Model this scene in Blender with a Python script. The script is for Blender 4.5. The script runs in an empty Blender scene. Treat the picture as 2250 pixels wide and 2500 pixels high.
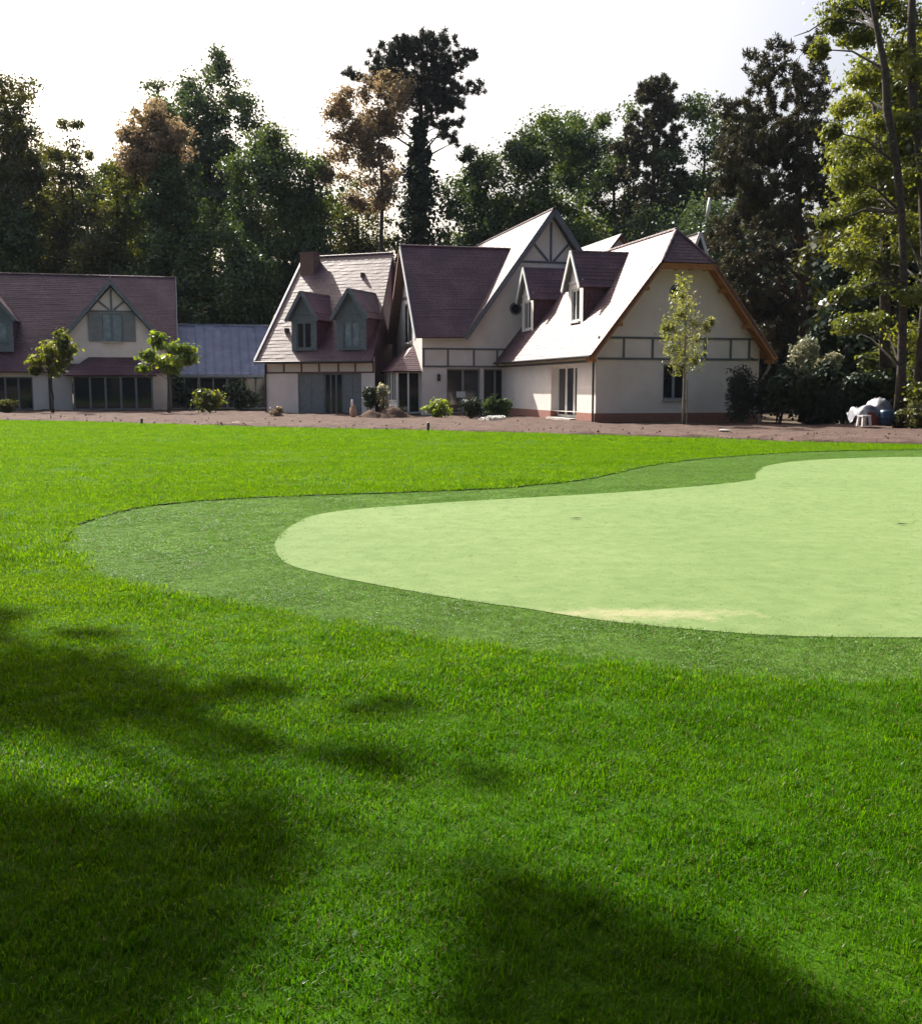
import bpy, bmesh, math, random
import numpy as np
from mathutils import Matrix, Vector

R_ = math.radians
scene = bpy.context.scene

# ---------------------------------------------------------------- camera, sky, sun, exposure
CAM_H = 1.6
PITCH = math.atan(305 / 2580)
cam_data = bpy.data.cameras.new('camera')
cam = bpy.data.objects.new('camera', cam_data)
scene.collection.objects.link(cam)
cam.location = (0, 0, CAM_H)
cam.rotation_euler = (math.pi / 2 - PITCH, 0, 0)
cam_data.sensor_fit = 'HORIZONTAL'
cam_data.sensor_width = 36.0
cam_data.lens = 36.0 * 2580 / 2250
cam_data.clip_end = 3000
cam_data.clip_start = 0.05
scene.camera = cam

SUN_EL = R_(42)
SUN_DIR = Vector((-0.55 * math.cos(SUN_EL), 0.835 * math.cos(SUN_EL), math.sin(SUN_EL)))   # towards the sun
world = bpy.data.worlds.new('World')
scene.world = world
world.use_nodes = True
wn = world.node_tree.nodes
wl = world.node_tree.links
bg = wn['Background']
sky = wn.new('ShaderNodeTexSky')
sky.sky_type = 'NISHITA'
sky.sun_disc = False
sky.sun_elevation = SUN_EL
sky.sun_rotation = math.atan2(SUN_DIR.x, SUN_DIR.y)
sky.air_density = 1.0
sky.dust_density = 8.0
sky.ozone_density = 1.0
wl.new(sky.outputs[0], bg.inputs[0])
bg.inputs[1].default_value = 0.085

sun_data = bpy.data.lights.new('sun', 'SUN')
sun_data.energy = 5.0
sun_data.angle = R_(0.53)
sun_data.color = (1.0, 0.94, 0.84)
sun = bpy.data.objects.new('sun', sun_data)
scene.collection.objects.link(sun)
sun.rotation_euler = SUN_DIR.to_track_quat('Z', 'Y').to_euler()

scene.view_settings.view_transform = 'Standard'
scene.view_settings.look = 'None'
scene.view_settings.exposure = 1.2
scene.view_settings.gamma = 1.0
scene.view_settings.use_curve_mapping = False

# ---------------------------------------------------------------- helpers
rng = np.random.default_rng(7)
random.seed(7)
COL = scene.collection


def at(u, v, y):
    """world point on the line of sight of photo pixel (u, v) at distance y"""
    c, s = math.cos(PITCH), math.sin(PITCH)
    dx = u - 1125
    dy = 2580 * c - (v - 1250) * s
    dz = -2580 * s - (v - 1250) * c
    k = y / dy
    return (dx * k, y, CAM_H + dz * k)


def tag(o, label=None, cat=None, group=None, kind=None):
    if label:
        o['label'] = label
    if cat:
        o['category'] = cat
    if group:
        o['group'] = group
    if kind:
        o['kind'] = kind
    return o


MATS = {}


def empty(name, loc=(0, 0, 0), deg=0.0):
    o = bpy.data.objects.new(name, None)
    COL.objects.link(o)
    o.location = loc
    o.rotation_euler = (0, 0, R_(deg))
    o.empty_display_size = 0.2
    return o


def link(name, me, mat=None, parent=None, mtx=None):
    o = bpy.data.objects.new(name, me)
    COL.objects.link(o)
    if mat and len(me.materials) == 0:
        me.materials.append(MATS[mat])
    if parent:
        o.parent = parent
    if mtx is not None:
        o.matrix_basis = mtx
    return o


class MB:
    def __init__(self):
        self.v = []
        self.f = []

    def face(self, pts):
        n = len(self.v)
        self.v += [tuple(p) for p in pts]
        self.f.append(tuple(range(n, n + len(pts))))
        return self

    def box(self, x0, x1, y0, y1, z0, z1):
        n = len(self.v)
        self.v += [(x0, y0, z0), (x1, y0, z0), (x1, y1, z0), (x0, y1, z0), (x0, y0, z1), (x1, y0, z1), (x1, y1, z1), (x0, y1, z1)]
        for f in ((0, 3, 2, 1), (4, 5, 6, 7), (0, 1, 5, 4), (1, 2, 6, 5), (2, 3, 7, 6), (3, 0, 4, 7)):
            self.f.append(tuple(n + i for i in f))
        return self

    def bar(self, a, b, w, h, up=(0, 0, 1)):
        """box along a-b: w across, h along up"""
        a, b, up = Vector(a), Vector(b), Vector(up)
        d = (b - a).normalized()
        s = d.cross(up).normalized() * (w / 2)
        u = s.cross(d).normalized() * (h / 2)
        n = len(self.v)
        for p in (a, b):
            for q in (-s - u, s - u, s + u, -s + u):
                self.v.append(tuple(p + q))
        for f in ((0, 1, 2, 3), (7, 6, 5, 4), (0, 4, 5, 1), (1, 5, 6, 2), (2, 6, 7, 3), (3, 7, 4, 0)):
            self.f.append(tuple(n + i for i in f))
        return self

    def prism(self, poly, y0, y1):
        """polygon of (x, z) extruded along y"""
        n = len(self.v)
        k = len(poly)
        self.v += [(x, y0, z) for x, z in poly] + [(x, y1, z) for x, z in poly]
        self.f.append(tuple(range(n, n + k)))
        self.f.append(tuple(range(n + 2 * k - 1, n + k - 1, -1)))
        for i in range(k):
            j = (i + 1) % k
            self.f.append((n + i, n + k + i, n + k + j, n + j))
        return self

    def tube(self, pts, radii, sides=8, cap=True):
        pts = [Vector(p) for p in pts]
        n0 = len(self.v)
        ref = Vector((1, 0.2, 0))
        for i, p in enumerate(pts):
            d = (pts[min(i + 1, len(pts) - 1)] - pts[max(i - 1, 0)])
            d = d.normalized() if d.length > 1e-6 else Vector((0, 0, 1))
            s = ref - d * ref.dot(d)
            if s.length < 1e-3:
                s = Vector((0, 1, 0)) - d * d.y
            s.normalize()
            t = d.cross(s)
            for k in range(sides):
                a = 2 * math.pi * k / sides
                self.v.append(tuple(p + (s * math.cos(a) + t * math.sin(a)) * radii[i]))
        for i in range(len(pts) - 1):
            for k in range(sides):
                a = n0 + i * sides + k
                b = n0 + i * sides + (k + 1) % sides
                self.f.append((a, b, b + sides, a + sides))
        if cap:
            self.f.append(tuple(n0 + k for k in range(sides))[::-1])
            e = n0 + (len(pts) - 1) * sides
            self.f.append(tuple(e + k for k in range(sides)))
        return self

    def lathe(self, prof, c=(0, 0, 0), sides=20):
        n0 = len(self.v)
        for r, z in prof:
            for k in range(sides):
                a = 2 * math.pi * k / sides
                self.v.append((c[0] + r * math.cos(a), c[1] + r * math.sin(a), c[2] + z))
        for i in range(len(prof) - 1):
            for k in range(sides):
                a = n0 + i * sides + k
                b = n0 + i * sides + (k + 1) % sides
                self.f.append((a, b, b + sides, a + sides))
        self.f.append(tuple(n0 + k for k in range(sides))[::-1])
        e = n0 + (len(prof) - 1) * sides
        self.f.append(tuple(e + k for k in range(sides)))
        return self

    def mesh(self, name, smooth=False):
        me = bpy.data.meshes.new(name)
        me.from_pydata(self.v, [], self.f)
        if smooth:
            me.shade_smooth()
        me.update()
        return me

    def build(self, name, mat, parent=None, mtx=None, smooth=False):
        return link(name, self.mesh(name, smooth), mat, parent, mtx)


def frame(o, deg):
    return Matrix.Translation((o[0], o[1], o[2] if len(o) > 2 else 0.0)) @ Matrix.Rotation(R_(deg), 4, 'Z')


# ---------------------------------------------------------------- materials
def new_mat(name):
    m = bpy.data.materials.new(name)
    m.use_nodes = True
    nt = m.node_tree
    b = nt.nodes['Principled BSDF']
    MATS[name] = m
    return m, nt, b


def N(nt, typ, **kw):
    n = nt.nodes.new(typ)
    for k, v in kw.items():
        if k == 'op':
            n.operation = v
        else:
            setattr(n, k, v)
    return n


def noise(nt, scale, detail=4, rough=0.55, coord=None):
    n = N(nt, 'ShaderNodeTexNoise')
    n.inputs['Scale'].default_value = scale
    n.inputs['Detail'].default_value = detail
    n.inputs['Roughness'].default_value = rough
    if coord is None:
        g = N(nt, 'ShaderNodeNewGeometry')
        coord = g.outputs['Position']
    nt.links.new(coord, n.inputs['Vector'])
    return n


def ramp(nt, src, stops):
    r = N(nt, 'ShaderNodeValToRGB')
    e = r.color_ramp.elements
    while len(e) < len(stops):
        e.new(0.5)
    for k, (p, c) in enumerate(stops):
        e[k].position = p
        e[k].color = (*c, 1)
    nt.links.new(src, r.inputs[0])
    return r


def bump(nt, b, src, strength, dist):
    k = N(nt, 'ShaderNodeBump')
    k.inputs['Strength'].default_value = strength
    k.inputs['Distance'].default_value = dist
    nt.links.new(src, k.inputs['Height'])
    nt.links.new(k.outputs[0], b.inputs['Normal'])


def plain(name, c1, c2, scale=3.0, rough=0.7, bmp=0.0, bdist=0.02, spec=0.4, metal=0.0, bscale=None):
    m, nt, b = new_mat(name)
    n = noise(nt, scale)
    r = ramp(nt, n.outputs[0], [(0.3, c1), (0.7, c2)])
    nt.links.new(r.outputs[0], b.inputs['Base Color'])
    b.inputs['Roughness'].default_value = rough
    b.inputs['Specular IOR Level'].default_value = spec
    b.inputs['Metallic'].default_value = metal
    if bmp:
        n2 = noise(nt, bscale or scale * 6)
        bump(nt, b, n2.outputs[0], bmp, bdist)
    return m


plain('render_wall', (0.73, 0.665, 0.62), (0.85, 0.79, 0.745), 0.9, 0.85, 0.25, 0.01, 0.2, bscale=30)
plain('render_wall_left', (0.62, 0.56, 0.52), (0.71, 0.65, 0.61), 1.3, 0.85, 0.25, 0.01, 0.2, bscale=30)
plain('timber_grey', (0.10, 0.11, 0.13), (0.16, 0.17, 0.19), 8, 0.6, 0.2, 0.01)
plain('timber_brown', (0.13, 0.07, 0.06), (0.20, 0.11, 0.09), 8, 0.6, 0.2, 0.01)
plain('slate_paint', (0.10, 0.13, 0.15), (0.16, 0.19, 0.22), 6, 0.5)
plain('shutter_paint', (0.15, 0.17, 0.18), (0.22, 0.24, 0.25), 5, 0.5)
plain('white_paint', (0.72, 0.72, 0.72), (0.8, 0.8, 0.8), 5, 0.45)
plain('grey_frame', (0.22, 0.23, 0.25), (0.3, 0.31, 0.33), 5, 0.45)
plain('pine_wood', (0.32, 0.13, 0.035), (0.46, 0.20, 0.06), 5, 0.6, 0.2, 0.01)
plain('dark_metal', (0.03, 0.03, 0.035), (0.05, 0.05, 0.055), 5, 0.5)
plain('terracotta', (0.40, 0.25, 0.17), (0.52, 0.34, 0.24), 8, 0.8)
plain('blue_plastic', (0.02, 0.05, 0.11), (0.03, 0.07, 0.14), 6, 0.4)
plain('red_plastic', (0.28, 0.05, 0.03), (0.35, 0.08, 0.04), 6, 0.5)
plain('orange_plastic', (0.5, 0.16, 0.04), (0.55, 0.2, 0.06), 6, 0.5)
plain('tarp', (0.05, 0.053, 0.07), (0.26, 0.265, 0.31), 4, 0.55, 0.5, 0.03, 0.3)
plain('bark', (0.04, 0.033, 0.03), (0.095, 0.08, 0.07), 7, 0.9, 0.8, 0.04, 0.2, bscale=22)
plain('pine_bark', (0.08, 0.05, 0.04), (0.16, 0.10, 0.075), 5, 0.9, 0.8, 0.04, 0.2, bscale=16)
plain('pale_bark', (0.22, 0.19, 0.15), (0.34, 0.30, 0.25), 7, 0.85, 0.5, 0.02, 0.2)
plain('stone', (0.35, 0.33, 0.30), (0.55, 0.53, 0.5), 6, 0.9, 0.5, 0.03)


def brick_mat(name, c1, c2):
    m, nt, b = new_mat(name)
    tc = N(nt, 'ShaderNodeTexCoord')
    mp = N(nt, 'ShaderNodeMapping')
    mp.inputs['Rotation'].default_value = (R_(90), 0, 0)
    nt.links.new(tc.outputs['Object'], mp.inputs[0])
    br = N(nt, 'ShaderNodeTexBrick')
    br.inputs['Scale'].default_value = 4.5
    br.inputs['Color1'].default_value = (*c1, 1)
    br.inputs['Color2'].default_value = (*c2, 1)
    br.inputs['Mortar'].default_value = (0.3, 0.25, 0.22, 1)
    nt.links.new(mp.outputs[0], br.inputs['Vector'])
    nt.links.new(br.outputs[0], b.inputs['Base Color'])
    b.inputs['Roughness'].default_value = 0.9


brick_mat('brick', (0.36, 0.13, 0.09), (0.26, 0.09, 0.065))
brick_mat('dark_brick', (0.16, 0.075, 0.06), (0.10, 0.05, 0.045))


def tile_mat():
    m, nt, b = new_mat('roof_tile')
    n = noise(nt, 9.0, 3)
    n2 = noise(nt, 0.7, 4)
    mx = N(nt, 'ShaderNodeMath', op='MULTIPLY')
    nt.links.new(n.outputs[0], mx.inputs[0])
    mx2 = N(nt, 'ShaderNodeMath', op='ADD')
    nt.links.new(n.outputs[0], mx2.inputs[0])
    nt.links.new(n2.outputs[0], mx2.inputs[1])
    mx3 = N(nt, 'ShaderNodeMath', op='MULTIPLY')
    mx3.inputs[1].default_value = 0.5
    nt.links.new(mx2.outputs[0], mx3.inputs[0])
    r = ramp(nt, mx3.outputs[0], [(0.36, (0.056, 0.026, 0.037)), (0.5, (0.092, 0.043, 0.057)), (0.62, (0.15, 0.08, 0.096))])
    nt.links.new(r.outputs[0], b.inputs['Base Color'])
    b.inputs['Roughness'].default_value = 0.55
    b.inputs['Specular IOR Level'].default_value = 0.45
    n3 = noise(nt, 14.0, 2)
    bump(nt, b, n3.outputs[0], 0.35, 0.03)


tile_mat()


def zinc_mat():
    m, nt, b = new_mat('zinc')
    n = noise(nt, 1.5, 5)
    r = ramp(nt, n.outputs[0], [(0.3, (0.085, 0.105, 0.175)), (0.7, (0.15, 0.175, 0.265))])
    nt.links.new(r.outputs[0], b.inputs['Base Color'])
    b.inputs['Roughness'].default_value = 0.45
    b.inputs['Metallic'].default_value = 0.35


zinc_mat()


def glass_mat():
    m, nt, b = new_mat('glass')
    b.inputs['Base Color'].default_value = (0.012, 0.015, 0.02, 1)
    b.inputs['Roughness'].default_value = 0.04
    b.inputs['Specular IOR Level'].default_value = 0.5
    n = noise(nt, 1.2, 2)
    bump(nt, b, n.outputs[0], 0.05, 0.05)


glass_mat()


def curtain_glass():
    m, nt, b = new_mat('curtained_glass')
    n = noise(nt, 3.0, 2)
    r = ramp(nt, n.outputs[0], [(0.3, (0.16, 0.22, 0.24)), (0.7, (0.28, 0.36, 0.38))])
    nt.links.new(r.outputs[0], b.inputs['Base Color'])
    b.inputs['Roughness'].default_value = 0.06
    b.inputs['Specular IOR Level'].default_value = 0.6


curtain_glass()


def leaf_mat(name, dark, mid, light, trans=0.45, gloss=0.035, scale=0.35, tcol=None):
    m = bpy.data.materials.new(name)
    m.use_nodes = True
    MATS[name] = m
    nt = m.node_tree
    nt.nodes.remove(nt.nodes['Principled BSDF'])
    out = nt.nodes['Material Output']
    a = N(nt, 'ShaderNodeAttribute')
    a.attribute_name = 'tone'
    nz = noise(nt, scale, 3)
    ad = N(nt, 'ShaderNodeMath', op='ADD')
    nt.links.new(a.outputs['Fac'], ad.inputs[0])
    nt.links.new(nz.outputs[0], ad.inputs[1])
    hf = N(nt, 'ShaderNodeMath', op='MULTIPLY')
    hf.inputs[1].default_value = 0.5
    nt.links.new(ad.outputs[0], hf.inputs[0])
    r = ramp(nt, hf.outputs[0], [(0.22, dark), (0.5, mid), (0.78, light)])
    d = N(nt, 'ShaderNodeBsdfDiffuse')
    nt.links.new(r.outputs[0], d.inputs[0])
    t = N(nt, 'ShaderNodeBsdfTranslucent')
    hs = N(nt, 'ShaderNodeMix', data_type='RGBA', blend_type='MULTIPLY')
    hs.inputs[0].default_value = 1.0
    nt.links.new(r.outputs[0], hs.inputs[6])
    hs.inputs[7].default_value = (*(tcol or (1.25, 1.15, 0.5)), 1)
    nt.links.new(hs.outputs[2], t.inputs[0])
    mx = N(nt, 'ShaderNodeMixShader')
    mx.inputs[0].default_value = trans
    nt.links.new(d.outputs[0], mx.inputs[1])
    nt.links.new(t.outputs[0], mx.inputs[2])
    g = N(nt, 'ShaderNodeBsdfGlossy')
    g.inputs['Roughness'].default_value = 0.42
    g.inputs['Color'].default_value = (0.9, 0.95, 1, 1)
    mx2 = N(nt, 'ShaderNodeMixShader')
    mx2.inputs[0].default_value = gloss
    nt.links.new(mx.outputs[0], mx2.inputs[1])
    nt.links.new(g.outputs[0], mx2.inputs[2])
    nt.links.new(mx2.outputs[0], out.inputs[0])
    return m


leaf_mat('leaf_green', (0.0288, 0.0544, 0.0224), (0.0544, 0.096, 0.0288), (0.112, 0.16, 0.0352), 0.4)
leaf_mat('leaf_blue_green', (0.032, 0.056, 0.0352), (0.0576, 0.096, 0.0512), (0.096, 0.144, 0.064), 0.4)
leaf_mat('leaf_yellow_green', (0.0625, 0.0813, 0.015), (0.125, 0.1562, 0.025), (0.2, 0.225, 0.0375), 0.55)
leaf_mat('leaf_olive', (0.048, 0.054, 0.0195), (0.09, 0.102, 0.03), (0.165, 0.165, 0.045), 0.42)
leaf_mat('leaf_rust', (0.16, 0.115, 0.07), (0.27, 0.195, 0.115), (0.38, 0.3, 0.17), 0.5, tcol=(1.05, 1.0, 0.85))
leaf_mat('needle_dark', (0.0224, 0.028, 0.0252), (0.0364, 0.0448, 0.0336), (0.063, 0.07, 0.042), 0.12, 0.025, tcol=(1, 1, 0.8))
leaf_mat('needle_olive', (0.0336, 0.0336, 0.021), (0.063, 0.0588, 0.0308), (0.112, 0.098, 0.042), 0.2, 0.025, tcol=(1, 1, 0.8))
leaf_mat('leaf_cream', (0.14, 0.15, 0.09), (0.36, 0.35, 0.24), (0.6, 0.56, 0.42), 0.4, tcol=(1, 1, 0.85))
leaf_mat('leaf_lime', (0.10, 0.16, 0.02), (0.19, 0.27, 0.03), (0.30, 0.36, 0.05), 0.5)
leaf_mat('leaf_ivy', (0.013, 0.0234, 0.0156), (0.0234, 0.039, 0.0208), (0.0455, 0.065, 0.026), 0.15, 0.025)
leaf_mat('leaf_willow', (0.11, 0.14, 0.045), (0.19, 0.22, 0.075), (0.28, 0.30, 0.13), 0.5)
leaf_mat('petal_white', (0.6, 0.6, 0.58), (0.72, 0.72, 0.7), (0.8, 0.8, 0.8), 0.3, tcol=(1, 1, 1))


def grass_blade_mat(name, dark, mid, light, trans, gloss, rough, tcol, big=0.55):
    m = leaf_mat(name, dark, mid, light, trans, gloss, 0.9, tcol)
    nt = m.node_tree
    oi = N(nt, 'ShaderNodeObjectInfo')
    # each tuft's own tone plus broad drifts over the lawn
    att = [n for n in nt.nodes if n.bl_idname == 'ShaderNodeAttribute'][0]
    add = [n for n in nt.nodes if n.bl_idname == 'ShaderNodeMath' and n.operation == 'ADD'][0]
    mm = N(nt, 'ShaderNodeMath', op='MULTIPLY_ADD')
    mm.inputs[1].default_value = big
    nt.links.new(oi.outputs['Random'], mm.inputs[0])
    m3 = N(nt, 'ShaderNodeMath', op='MULTIPLY')
    m3.inputs[1].default_value = 1 - big
    nt.links.new(att.outputs['Fac'], m3.inputs[0])
    nt.links.new(m3.outputs[0], mm.inputs[2])
    nt.links.new(mm.outputs[0], add.inputs[0])
    tex = [n for n in nt.nodes if n.bl_idname == 'ShaderNodeTexNoise'][0]
    geo = [n for n in nt.nodes if n.bl_idname == 'ShaderNodeNewGeometry'][0]
    mpg = N(nt, 'ShaderNodeMapping')
    mpg.inputs['Scale'].default_value = (0.45, 1.5, 0.0)
    mpg.inputs['Rotation'].default_value = (0, 0, R_(8))
    nt.links.new(geo.outputs['Position'], mpg.inputs[0])
    nt.links.new(mpg.outputs[0], tex.inputs['Vector'])
    tex.inputs['Scale'].default_value = 1.1
    for n in nt.nodes:
        if n.bl_idname == 'ShaderNodeBsdfGlossy':
            n.inputs['Roughness'].default_value = rough
    return m


grass_blade_mat('lawn_blade', (0.028, 0.10, 0.001), (0.058, 0.178, 0.0015), (0.12, 0.26, 0.006), 0.6, 0.007, 0.28, (1.2, 1.15, 0.12), 0.25)
grass_blade_mat('backlit_tint_blade', (0.072, 0.17, 0.002), (0.112, 0.235, 0.003), (0.175, 0.30, 0.014), 0.6, 0.005, 0.3, (1.25, 1.15, 0.15), 0.25)  # yellower far grass; its backlit brightness is put into the colour too
leaf_mat('straw_blade', (0.16, 0.11, 0.045), (0.26, 0.19, 0.09), (0.4, 0.34, 0.2), 0.3, 0.03, 0.9, (1, 1, .8))
grass_blade_mat('collar_blade', (0.07, 0.165, 0.02), (0.10, 0.215, 0.032), (0.17, 0.285, 0.07), 0.45, 0.038, 0.28, (1.05, 1.1, 0.5))
grass_blade_mat('green_blade', (0.12, 0.195, 0.066), (0.145, 0.218, 0.08), (0.17, 0.24, 0.095), 0.5, 0.01, 0.4, (1.1, 1.1, 0.7), 0.3)


def ground_mat(name, c1, c2, c3, scale, bscale, bdist, rough=0.95, bstr=0.7):
    m, nt, b = new_mat(name)
    n = noise(nt, scale, 6, 0.65)
    n2 = noise(nt, scale * 14, 4, 0.6)
    ad = N(nt, 'ShaderNodeMath', op='ADD')
    nt.links.new(n.outputs[0], ad.inputs[0])
    nt.links.new(n2.outputs[0], ad.inputs[1])
    h = N(nt, 'ShaderNodeMath', op='MULTIPLY')
    h.inputs[1].default_value = 0.5
    nt.links.new(ad.outputs[0], h.inputs[0])
    r = ramp(nt, h.outputs[0], [(0.35, c1), (0.5, c2), (0.65, c3)])
    nt.links.new(r.outputs[0], b.inputs['Base Color'])
    b.inputs['Roughness'].default_value = rough
    b.inputs['Specular IOR Level'].default_value = 0.08
    n3 = noise(nt, bscale, 5, 0.6)
    bump(nt, b, n3.outputs[0], bstr, bdist)
    return nt, b, r


ground_mat('forest_floor', (0.05, 0.04, 0.03), (0.09, 0.07, 0.05), (0.14, 0.11, 0.08), 0.8, 6, 0.06)
ground_mat('soil', (0.045, 0.031, 0.027), (0.088, 0.06, 0.052), (0.145, 0.10, 0.086), 1.6, 9, 0.06)
ground_mat('dark_soil', (0.05, 0.035, 0.025), (0.09, 0.06, 0.045), (0.13, 0.09, 0.07), 2.5, 12, 0.04)
ground_mat('turf', (0.018, 0.06, 0.001), (0.03, 0.09, 0.001), (0.048, 0.115, 0.002), 1.2, 60, 0.02)
ground_mat('collar_turf', (0.04, 0.095, 0.009), (0.06, 0.13, 0.016), (0.085, 0.16, 0.025), 1.2, 60, 0.015)
nt, b, r = ground_mat('green_turf', (0.115, 0.185, 0.066), (0.143, 0.214, 0.081), (0.172, 0.24, 0.10), 0.28, 45, 0.004, 0.9, 0.15)
# worn, straw coloured patches along the near edge of the putting green
g = N(nt, 'ShaderNodeNewGeometry')
mp = N(nt, 'ShaderNodeMapping')
mp.inputs['Location'].default_value = (-1.25, -7.42, 0)
nt.links.new(g.outputs['Position'], mp.inputs[0])
sc_ = N(nt, 'ShaderNodeMapping')
sc_.inputs['Rotation'].default_value = (0, 0, R_(22))
sc_.inputs['Scale'].default_value = (0.85, 3.2, 0)
nt.links.new(mp.outputs[0], sc_.inputs[0])
ln = N(nt, 'ShaderNodeVectorMath', operation='LENGTH')
nt.links.new(sc_.outputs[0], ln.inputs[0])
nn = noise(nt, 5.0, 5, 0.7)
sb = N(nt, 'ShaderNodeMath', op='MULTIPLY_ADD')
sb.inputs[1].default_value = 2.6
nt.links.new(nn.outputs[0], sb.inputs[0])
nt.links.new(ln.outputs['Value'], sb.inputs[2])
mr = N(nt, 'ShaderNodeMapRange')
mr.inputs['From Min'].default_value = 1.35
mr.inputs['From Max'].default_value = 2.15
mr.inputs['To Min'].default_value = 0.6
mr.inputs['To Max'].default_value = 0.0
nt.links.new(sb.outputs[0], mr.inputs[0])
mxc = N(nt, 'ShaderNodeMix', data_type='RGBA')
nt.links.new(mr.outputs[0], mxc.inputs[0])
nt.links.new(r.outputs[0], mxc.inputs[6])
mxc.inputs[7].default_value = (0.36, 0.33, 0.21, 1)
nt.links.new(mxc.outputs[2], b.inputs['Base Color'])


# ---------------------------------------------------------------- foliage
def foliage_mesh(name, P, L, W, Nrm=None, jitter=1.0, tone=None, fold=0.0, along=None):
    """a rhombic leaf at every point of P"""
    n = len(P)
    if Nrm is None:
        nr = rng.normal(size=(n, 3))
    else:
        nr = Nrm + rng.normal(size=(n, 3)) * jitter
    nr /= np.linalg.norm(nr, axis=1, keepdims=True) + 1e-9
    if along is None:
        t = rng.normal(size=(n, 3))
    else:
        t = along + rng.normal(size=(n, 3)) * 0.25
    t -= nr * np.sum(t * nr, axis=1, keepdims=True)
    t /= np.linalg.norm(t, axis=1, keepdims=True) + 1e-9
    s = np.cross(nr, t)
    k = rng.uniform(0.65, 1.35, size=(n, 1))
    V = np.empty((n, 4, 3))
    V[:, 0] = P - t * L * k
    V[:, 1] = P + s * W * k + nr * fold * k
    V[:, 2] = P + t * L * k
    V[:, 3] = P - s * W * k + nr * fold * k
    me = bpy.data.meshes.new(name)
    me.vertices.add(n * 4)
    me.vertices.foreach_set('co', V.reshape(-1).astype(np.float32))
    me.loops.add(n * 4)
    me.loops.foreach_set('vertex_index', np.arange(n * 4, dtype=np.int32))
    me.polygons.add(n)
    me.polygons.foreach_set('loop_start', np.arange(0, n * 4, 4, dtype=np.int32))
    me.polygons.foreach_set('loop_total', np.full(n, 4, dtype=np.int32))
    at_ = me.attributes.new('tone', 'FLOAT', 'POINT')
    tn = rng.uniform(0, 1, n) if tone is None else np.clip(tone + rng.normal(0, 0.16, n), 0, 1)
    at_.data.foreach_set('value', np.repeat(tn, 4).astype(np.float32))
    me.update(calc_edges=True)
    me.validate()
    return me


def unit(n):
    d = rng.normal(size=(n, 3))
    return d / np.linalg.norm(d, axis=1, keepdims=True)


def clumps_in(centre, radii, count, lo=0.35, flat=0.0):
    """clump centres spread through an ellipsoid, more towards its outside"""
    d = unit(count)
    r = rng.uniform(lo ** 2, 1, size=(count, 1)) ** 0.5
    c = np.array(centre) + d * r * np.array(radii)
    return c


def crown_points(cl, cr, per, shell=0.45):
    """leaves around clump centres cl with radii cr (k,3); returns points, outward normals, tone"""
    P, Q, T = [], [], []
    for c, rr in zip(cl, cr):
        m = int(per * rng.uniform(0.7, 1.3))
        d = unit(m)
        q = d * (rng.uniform(0, 1, size=(m, 1)) ** shell)
        st = rng.random(m) < 0.28                     # stray sprays loosen the outline
        q[st] *= rng.uniform(0.9, 1.7, size=(st.sum(), 1))
        lob = rng.uniform(0.6, 1.35, 3)
        P.append(c + q * rr * lob)
        Q.append(d + np.array([0, 0, 0.5]))
        T.append(np.full(m, rng.uniform(0.1, 0.9)))
    return np.concatenate(P), np.concatenate(Q), np.concatenate(T)


def limbs(mb, base, top, r0, targets, rmin=0.03, bend=0.4, sides=7, r1=None):
    base, top = np.array(base, float), np.array(top, float)
    k = 7
    pts, rad = [], []
    off = rng.normal(0, bend, size=(k + 1, 2))
    for i in range(k + 1):
        f = i / k
        p = base + (top - base) * f
        p[:2] += off[i] * math.sin(math.pi * f) * 0.5
        pts.append(tuple(p))
        rad.append(r0 * (1 - f) ** 0.8 * 0.9 + (r1 if r1 is not None else rmin * 1.5) + (0.35 * r0 if i == 0 else 0))
    mb.tube(pts, rad, sides)
    for t in targets:
        t = np.array(t)
        hz = np.linalg.norm(t[:2] - base[:2])
        z = max(base[2] + 0.25 * (top[2] - base[2]), min(t[2] - 0.45 * hz, top[2] - 0.3))
        f = (z - base[2]) / (top[2] - base[2])
        i = min(int(f * k), k - 1)
        a = np.array(pts[i]) + (np.array(pts[i + 1]) - np.array(pts[i])) * (f * k - i)
        ra = max(rmin, r0 * (1 - f) * 0.45)
        m = (a + t) / 2 + np.array([0, 0, 0.08 * np.linalg.norm(t - a)]) + rng.normal(0, 0.15, 3)
        mb.tube([a, m, t], [ra, ra * 0.6, rmin * 0.4], 5, cap=False)


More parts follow.
